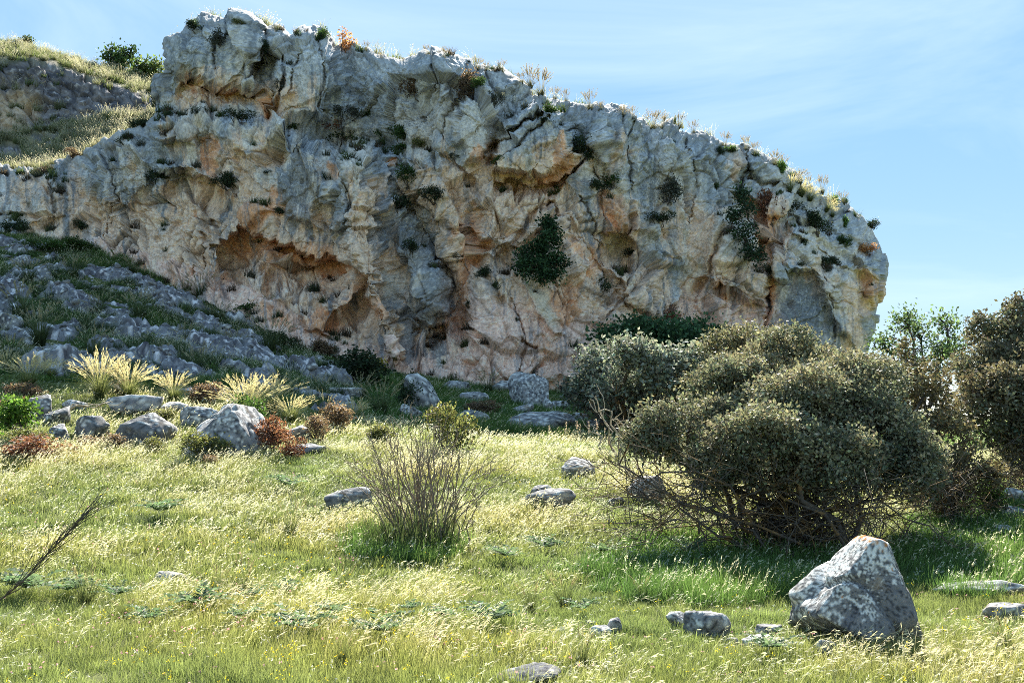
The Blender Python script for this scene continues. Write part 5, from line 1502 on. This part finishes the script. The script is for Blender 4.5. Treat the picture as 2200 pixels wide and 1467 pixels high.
# ------------------------------------------------------------------ asphodel spikes at the shadow edge
def spike_mesh(seed):
    rng = np.random.RandomState(seed)
    v, f, c, path = strips(rng, np.zeros((1, 3)), np.array([rng.rand() * 6]), np.array([0.9]), np.array([0.06]), np.array([0.016]), 4, 1.5, (0.12, 0.16, 0.06), (0.3, 0.28, 0.16), taper=0.6)
    parts = [(v, f, c)]
    t = rng.uniform(0.45, 1.0, 60)
    p = np.stack([0.05 * t ** 1.5 * rng.uniform(.8, 1.2, 60), 0.02 * rng.randn(60), 0.9 * t], -1)
    parts.append(leaf_quads(rng, p, 0.05, 0.022, vcol(rng, (0.62, 0.48, 0.40), 0.25, 60)))
    v, f, c = join(parts)
    return mesh_from('flower_spike', v, f, MAT_SOFT, c)
SPK = [spike_mesh(600 + i) for i in range(3)]
for i, (px, py, s) in enumerate([(1097, 930, 34), (1118, 935, 40), (1240, 950, 44), (1248, 948, 36), (1266, 952, 46), (1284, 955, 52), (1300, 960, 40), (1342, 985, 46), (1350, 990, 40), (1215, 948, 40), (1352, 968, 44), (1180, 945, 30)]):
    g = hit(px, py); k = g[1] / F
    o = link('flower_spike', SPK[i % 3], None, g, (0, 0, rng.rand() * 6.28), s * k * 1.15)
    tag(o, 'pinkish flower spike at the meadow edge near the dead stalks, %s from left' % ORD[sorted([1097, 1118, 1240, 1248, 1266, 1284, 1300, 1342, 1350, 1215, 1352, 1180]).index(px)], 'flower', 'flower spikes at the shadow edge')
# ------------------------------------------------------------------ meadow: uncountable grass, scattered as instances
def instancer(name, pts, rot, scl, var, hue, protos):
    me = bpy.data.meshes.new(name)
    n = len(pts)
    me.vertices.add(n); me.vertices.foreach_set('co', np.ascontiguousarray(pts, np.float32).ravel())
    for nm, typ, data, key in (('rot', 'FLOAT_VECTOR', rot, 'vector'), ('scl', 'FLOAT_VECTOR', scl, 'vector'), ('hue', 'FLOAT_COLOR', np.hstack([hue, np.ones((n, 1))]), 'color')):
        a = me.attributes.new(nm, typ, 'POINT'); a.data.foreach_set(key, np.ascontiguousarray(data, np.float32).ravel())
    a = me.attributes.new('var', 'INT', 'POINT'); a.data.foreach_set('value', np.asarray(var, np.int32))
    coll = bpy.data.collections.new(name + '_kinds')
    for i, m in enumerate(protos):
        coll.objects.link(bpy.data.objects.new('%s_kind_%02d' % (name, i), m))
    o = link(name, me); o['kind'] = 'stuff'
    ng = bpy.data.node_groups.new(name, 'GeometryNodeTree')
    ng.interface.new_socket('Geometry', in_out='INPUT', socket_type='NodeSocketGeometry')
    ng.interface.new_socket('Geometry', in_out='OUTPUT', socket_type='NodeSocketGeometry')
    N, L = ng.nodes, ng.links
    gi, go = N.new('NodeGroupInput'), N.new('NodeGroupOutput')
    ci = N.new('GeometryNodeCollectionInfo'); ci.inputs['Collection'].default_value = coll
    ci.inputs['Separate Children'].default_value = True; ci.inputs['Reset Children'].default_value = True
    ip = N.new('GeometryNodeInstanceOnPoints'); ip.inputs['Pick Instance'].default_value = True
    def na(nm, t):
        q = N.new('GeometryNodeInputNamedAttribute'); q.data_type = t; q.inputs['Name'].default_value = nm; return q.outputs['Attribute']
    e2r = N.new('FunctionNodeEulerToRotation')
    L.new(na('rot', 'FLOAT_VECTOR'), e2r.inputs[0]); L.new(e2r.outputs[0], ip.inputs['Rotation'])
    L.new(na('scl', 'FLOAT_VECTOR'), ip.inputs['Scale']); L.new(na('var', 'INT'), ip.inputs['Instance Index'])
    L.new(gi.outputs[0], ip.inputs['Points']); L.new(ci.outputs[0], ip.inputs['Instance']); L.new(ip.outputs[0], go.inputs[0])
    md = o.modifiers.new('scatter', 'NODES'); md.node_group = ng
    return o

def clump(seed, n, rad, h, lean, wid, c0, c1, heads=0, hc=(0.70, 0.66, 0.50), hh=0.5, flowers=0, fc=None, wind=0.6):
    """a handful of turf: n blades, some oat-like seed heads, some flowers"""
    rng = np.random.RandomState(seed)
    def disc(k):
        r = rad * np.sqrt(rng.rand(k)); a = rng.rand(k) * 6.283
        return np.stack([r * np.cos(a), r * np.sin(a), np.full(k, -0.02)], -1)
    parts = []
    v, f, c, _ = strips(rng, disc(n), rng.rand(n) * 6.283, h * rng.uniform(0.45, 1.1, n), lean * rng.uniform(0.2, 1.2, n), wid * rng.uniform(0.7, 1.3, n), 3, 1.7, c0, c1)
    parts.append((v, f, c))
    if heads:
        az = rng.randn(heads) * wind                   # the wind leans the heads one way
        v, f, c, path = strips(rng, disc(heads), az, hh * rng.uniform(0.7, 1.1, heads), hh * rng.uniform(0.25, 0.6, heads), np.full(heads, wid * 0.55), 4, 2.0, c1, np.asarray(hc) * 0.85)
        parts.append((v, f, c))
        for q in range(7):
            t = 1 - 0.32 * rng.rand(heads)
            k = np.clip(t * 4, 0, 3.999); i = k.astype(int); fr = (k - i)[:, None]
            p = path[np.arange(heads), i] * (1 - fr) + path[np.arange(heads), i + 1] * fr
            d = path[:, 4] - path[:, 3]; d /= np.linalg.norm(d, axis=1, keepdims=True)
            d[:, 2] -= 0.35
            parts.append(leaf_quads(rng, p, 0.034, wid * 0.85, vcol(rng, hc, 0.25, heads), d, 0.35))
    if flowers:
        b = disc(flowers); hf = h * rng.uniform(0.8, 1.25, flowers)
        v, f, c, path = strips(rng, b, rng.rand(flowers) * 6.283, hf, 0.05 * np.ones(flowers), np.full(flowers, wid * 0.5), 2, 1.5, c0, c1)
        parts.append((v, f, c))
        for q in range(5):
            parts.append(leaf_quads(rng, path[:, -1] + rng.randn(flowers, 3) * 0.004, 0.006 + wid * 0.8, 0.004 + wid * 0.8, vcol(rng, fc, 0.2, flowers)))
    v, f, c = join(parts)
    return mesh_from('turf', v, f, MAT_MEADOW, c)

GRN0, GRN1 = (0.085, 0.13, 0.03), (0.31, 0.335, 0.115)
STR0, STR1 = (0.14, 0.17, 0.05), (0.42, 0.41, 0.19)
LSH0, LSH1 = (0.05, 0.095, 0.025), (0.14, 0.23, 0.06)
def kinds(wid, n, rad, s):
    K = []
    for i in range(3): K.append(clump(s + i, n, rad, 0.13, 0.06, wid, GRN0, GRN1))
    for i in range(3): K.append(clump(s + 10 + i, int(n * .8), rad, 0.15, 0.07, wid, GRN0, (0.36, 0.365, 0.14), 2, hh=0.26))
    for i in range(3): K.append(clump(s + 20 + i, int(n * .8), rad, 0.16, 0.09, wid, STR0, STR1, 4, hh=0.27))
    for i in range(3): K.append(clump(s + 30 + i, n, rad, 0.24, 0.10, wid * 1.2, LSH0, LSH1, 1, hh=0.3))
    K.append(clump(s + 40, int(n * .7), rad, 0.14, 0.07, wid, GRN0, GRN1, 0, flowers=2, fc=(0.70, 0.36, 0.46)))
    K.append(clump(s + 41, int(n * .7), rad, 0.14, 0.07, wid, GRN0, GRN1, 0, flowers=2, fc=(0.80, 0.60, 0.03)))
    K.append(clump(s + 42, int(n * .7), rad, 0.14, 0.07, wid, GRN0, GRN1, 0, flowers=3, fc=(0.80, 0.78, 0.70)))
    return K
PROT = kinds(0.0042, 46, 0.10, 700) + kinds(0.0075, 42, 0.15, 800) + kinds(0.014, 38, 0.24, 900)
NK = 15

rg = np.random.RandomState(99)
XY = []
TIER = []
for tier, (y0, y1, dens) in enumerate([(2.6, 9.5, 150), (9.5, 19.0, 75), (19.0, 50.0, 22)]):
    xm = 0.60 * y1 + 3
    n = int((y1 - y0) * 2 * xm * dens)
    p = np.stack([rg.uniform(-xm, xm, n), rg.uniform(y0, y1, n)], -1)
    p = p[np.abs(p[:, 0]) < 0.60 * p[:, 1] + 2.5]
    XY.append(p); TIER.append(np.full(len(p), tier))
XY = np.concatenate(XY); TIER = np.concatenate(TIER)
Z = ground_z(XY[:, 0], XY[:, 1])
MP = np.column_stack([XY, Z])
mpx, mpy, _ = project(MP)
keep = MP[:, 1] < interp(BASE_Y, np.clip(mpx, -260, 1870)) - 0.3
keep |= (mpx > 1880) & (MP[:, 1] < 50)
smk = slope_mask(MP)
vegp = fbm2(XY[:, 0] / 2.6, XY[:, 1] / 2.6, 4, 231) + 0.17
keep &= (smk < 0.35) | ((vegp > 0.16) & (rg.rand(len(MP)) < 0.8))
MP, TIER, mpx, mpy, smk = MP[keep], TIER[keep], mpx[keep], mpy[keep], smk[keep]
X, Y = MP[:, 0], MP[:, 1]
n = len(MP)
n1 = fbm2(X / 2.4, Y / 2.4, 4, 301); n2 = fbm2(X / 0.7, Y / 0.7, 3, 303); n3 = fbm2(X / 5, Y / 5, 3, 305)
straw = sstep(9.5, 14, Y) * (1 - sstep(24, 28, Y)) * 0.30 + 0.75 * n1 + 0.35 * n2 + 0.02
lush = np.maximum(sstep(24, 29, Y), ell(mpx, mpy, 1560, 1230, 330, 80) + ell(mpx, mpy, 2100, 1180, 160, 120) + ell(mpx, mpy, 860, 1180, 130, 40)) + 0.5 * n2
u = rg.rand(n)
typ = np.where(lush > 0.55, 3, np.where(straw + 0.35 * (u - 0.5) > 0.42, 2, np.where(straw + 0.5 * (u - 0.5) > 0.12, 1, 0)))
var = typ * 3 + rg.randint(0, 3, n)
fl = (rg.rand(n) < 0.05 + 0.1 * sstep(0, 0.3, n3)) & (Y < 17) & (typ < 2)
var = np.where(fl, 12 + rg.choice([0, 1, 1, 2], n), var)
var = var + NK * TIER
g = 1 + 0.22 * n2 + 0.12 * rg.randn(n)
hue = np.stack([g * (1 + 0.25 * n1 + 0.1 * n3), g * (1 + 0.08 * n1), g * (1 - 0.15 * n1)], -1).clip(0.3, 1.8)
s = (0.85 + 0.5 * n3 + 0.3 * n1 + 0.18 * rg.randn(n)).clip(0.45, 1.6) * (1 + 0.15 * (typ == 3))
scl = np.stack([np.full(n, 1.0), np.full(n, 1.0), s], -1)
rot = np.stack([0.1 * rg.randn(n), 0.12 + 0.1 * rg.randn(n), 0.7 * rg.randn(n)], -1)
instancer('meadow_grass', MP, rot, scl, var, hue, PROT)
print('meadow clumps', n)

# ------------------------------------------------------------------ dry tussocky grass on the far hillside and tufts in the slope's soil pockets
hg = rg.randint(0, HM, 5200), rg.randint(0, HN, 5200)
ok = (hrock[hg] < 0.25) | (rg.rand(5200) < 0.04)
hpts = HP2[hg][ok]
# the same grass fringes the flat top of the cliff, thick on the shelf left of the summit block
tr, tc = rg.randint(3, 34, 9000), rg.randint(0, NU, 9000)
tp = TOPR[tr, tc]
tpx = top[tc, 0]
hpts = np.concatenate([hpts, tp[(tpx < 330) | (rg.rand(9000) < 0.16)]])
n = len(hpts)
PR2 = [clump(960 + i, 60, 0.30, 0.55, 0.30, 0.03, (0.11, 0.12, 0.05), (0.34, 0.33, 0.20), 12, hh=0.85, hc=(0.60, 0.54, 0.42)) for i in range(3)] + [clump(970 + i, 60, 0.30, 0.5, 0.3, 0.03, (0.06, 0.085, 0.025), (0.2, 0.23, 0.09), 3, hh=0.8) for i in range(2)]
q = 1 + 0.15 * rg.randn(n, 1)
instancer('hillside_grass', hpts + np.array([0, 0, 0.02]), np.stack([0.1 * rg.randn(n), 0.1 * rg.randn(n), rg.rand(n) * 6.28], -1), np.tile(rg.uniform(0.7, 1.3, (n, 1)), (1, 3)), rg.randint(0, 5, n), np.tile(q, (1, 3)).clip(0.5, 1.6), PR2)
sg = rg.randint(0, SX.shape[0], 14000), rg.randint(0, SX.shape[1], 14000)
ok = (sm[sg] > 0.4) & (veg[sg] > 0.5)
spts = SP[sg][ok]
n = len(spts)
PR3 = [clump(980 + i, 50, 0.20, 0.34, 0.18, 0.016, (0.035, 0.055, 0.02), (0.10, 0.14, 0.06), 2, hh=0.6) for i in range(4)]
instancer('slope_grass', spts, np.stack([0.1 * rg.randn(n), 0.1 * rg.randn(n), rg.rand(n) * 6.28], -1), np.tile(rg.uniform(0.6, 1.3, (n, 1)), (1, 3)), rg.randint(0, 4, n), np.ones((n, 3)), PR3)

# ------------------------------------------------------------------ rubble on the slope, tiny plants in the cracks of the cliff
sg = rg.randint(0, SX.shape[0], 5200), rg.randint(0, SX.shape[1], 5200)
ok = sm[sg] > 0.5
spts = SP[sg][ok]; n = len(spts)
PR4 = []
for i in range(6):
    me = rock_mesh(880 + i, 1.0, rg.uniform(0.7, 1.0), rg.uniform(0.5, 0.8), None, 2, tone=0.8)
    me.name = 'rubble_stone'; PR4.append(me)
sz = 0.09 + 0.42 * rg.rand(n) ** 3
instancer('slope_rubble', spts, np.stack([0.3 * rg.randn(n), 0.3 * rg.randn(n), rg.rand(n) * 6.28], -1), np.tile(sz[:, None], (1, 3)), rg.randint(0, 6, n), np.ones((n, 3)), PR4)
CN = grid_normals(CP); CN *= np.sign((CN * -CP).sum(-1, keepdims=True))
shelf = (blur(CN[..., 2], 2) > 0.62) & (dtop > 10)
ii = np.argwhere(shelf)
ii = ii[rg.choice(len(ii), min(600, len(ii)), replace=False)]
cpts = CP[ii[:, 0], ii[:, 1]]; n = len(cpts)
PR5 = [clump(1000 + i, 60, 0.16, 0.30, 0.2, 0.02, a, b, 0) for i, (a, b) in enumerate([((0.03, 0.05, 0.02), (0.08, 0.12, 0.05)), ((0.05, 0.055, 0.035), (0.13, 0.13, 0.09)), ((0.06, 0.045, 0.03), (0.16, 0.12, 0.08)), ((0.04, 0.06, 0.02), (0.12, 0.16, 0.06))])]
instancer('cliff_grass', cpts, np.stack([0.2 * rg.randn(n), 0.2 * rg.randn(n), rg.rand(n) * 6.28], -1), np.tile(rg.uniform(0.6, 1.7, (n, 1)), (1, 3)), rg.randint(0, 4, n), np.ones((n, 3)), PR5)
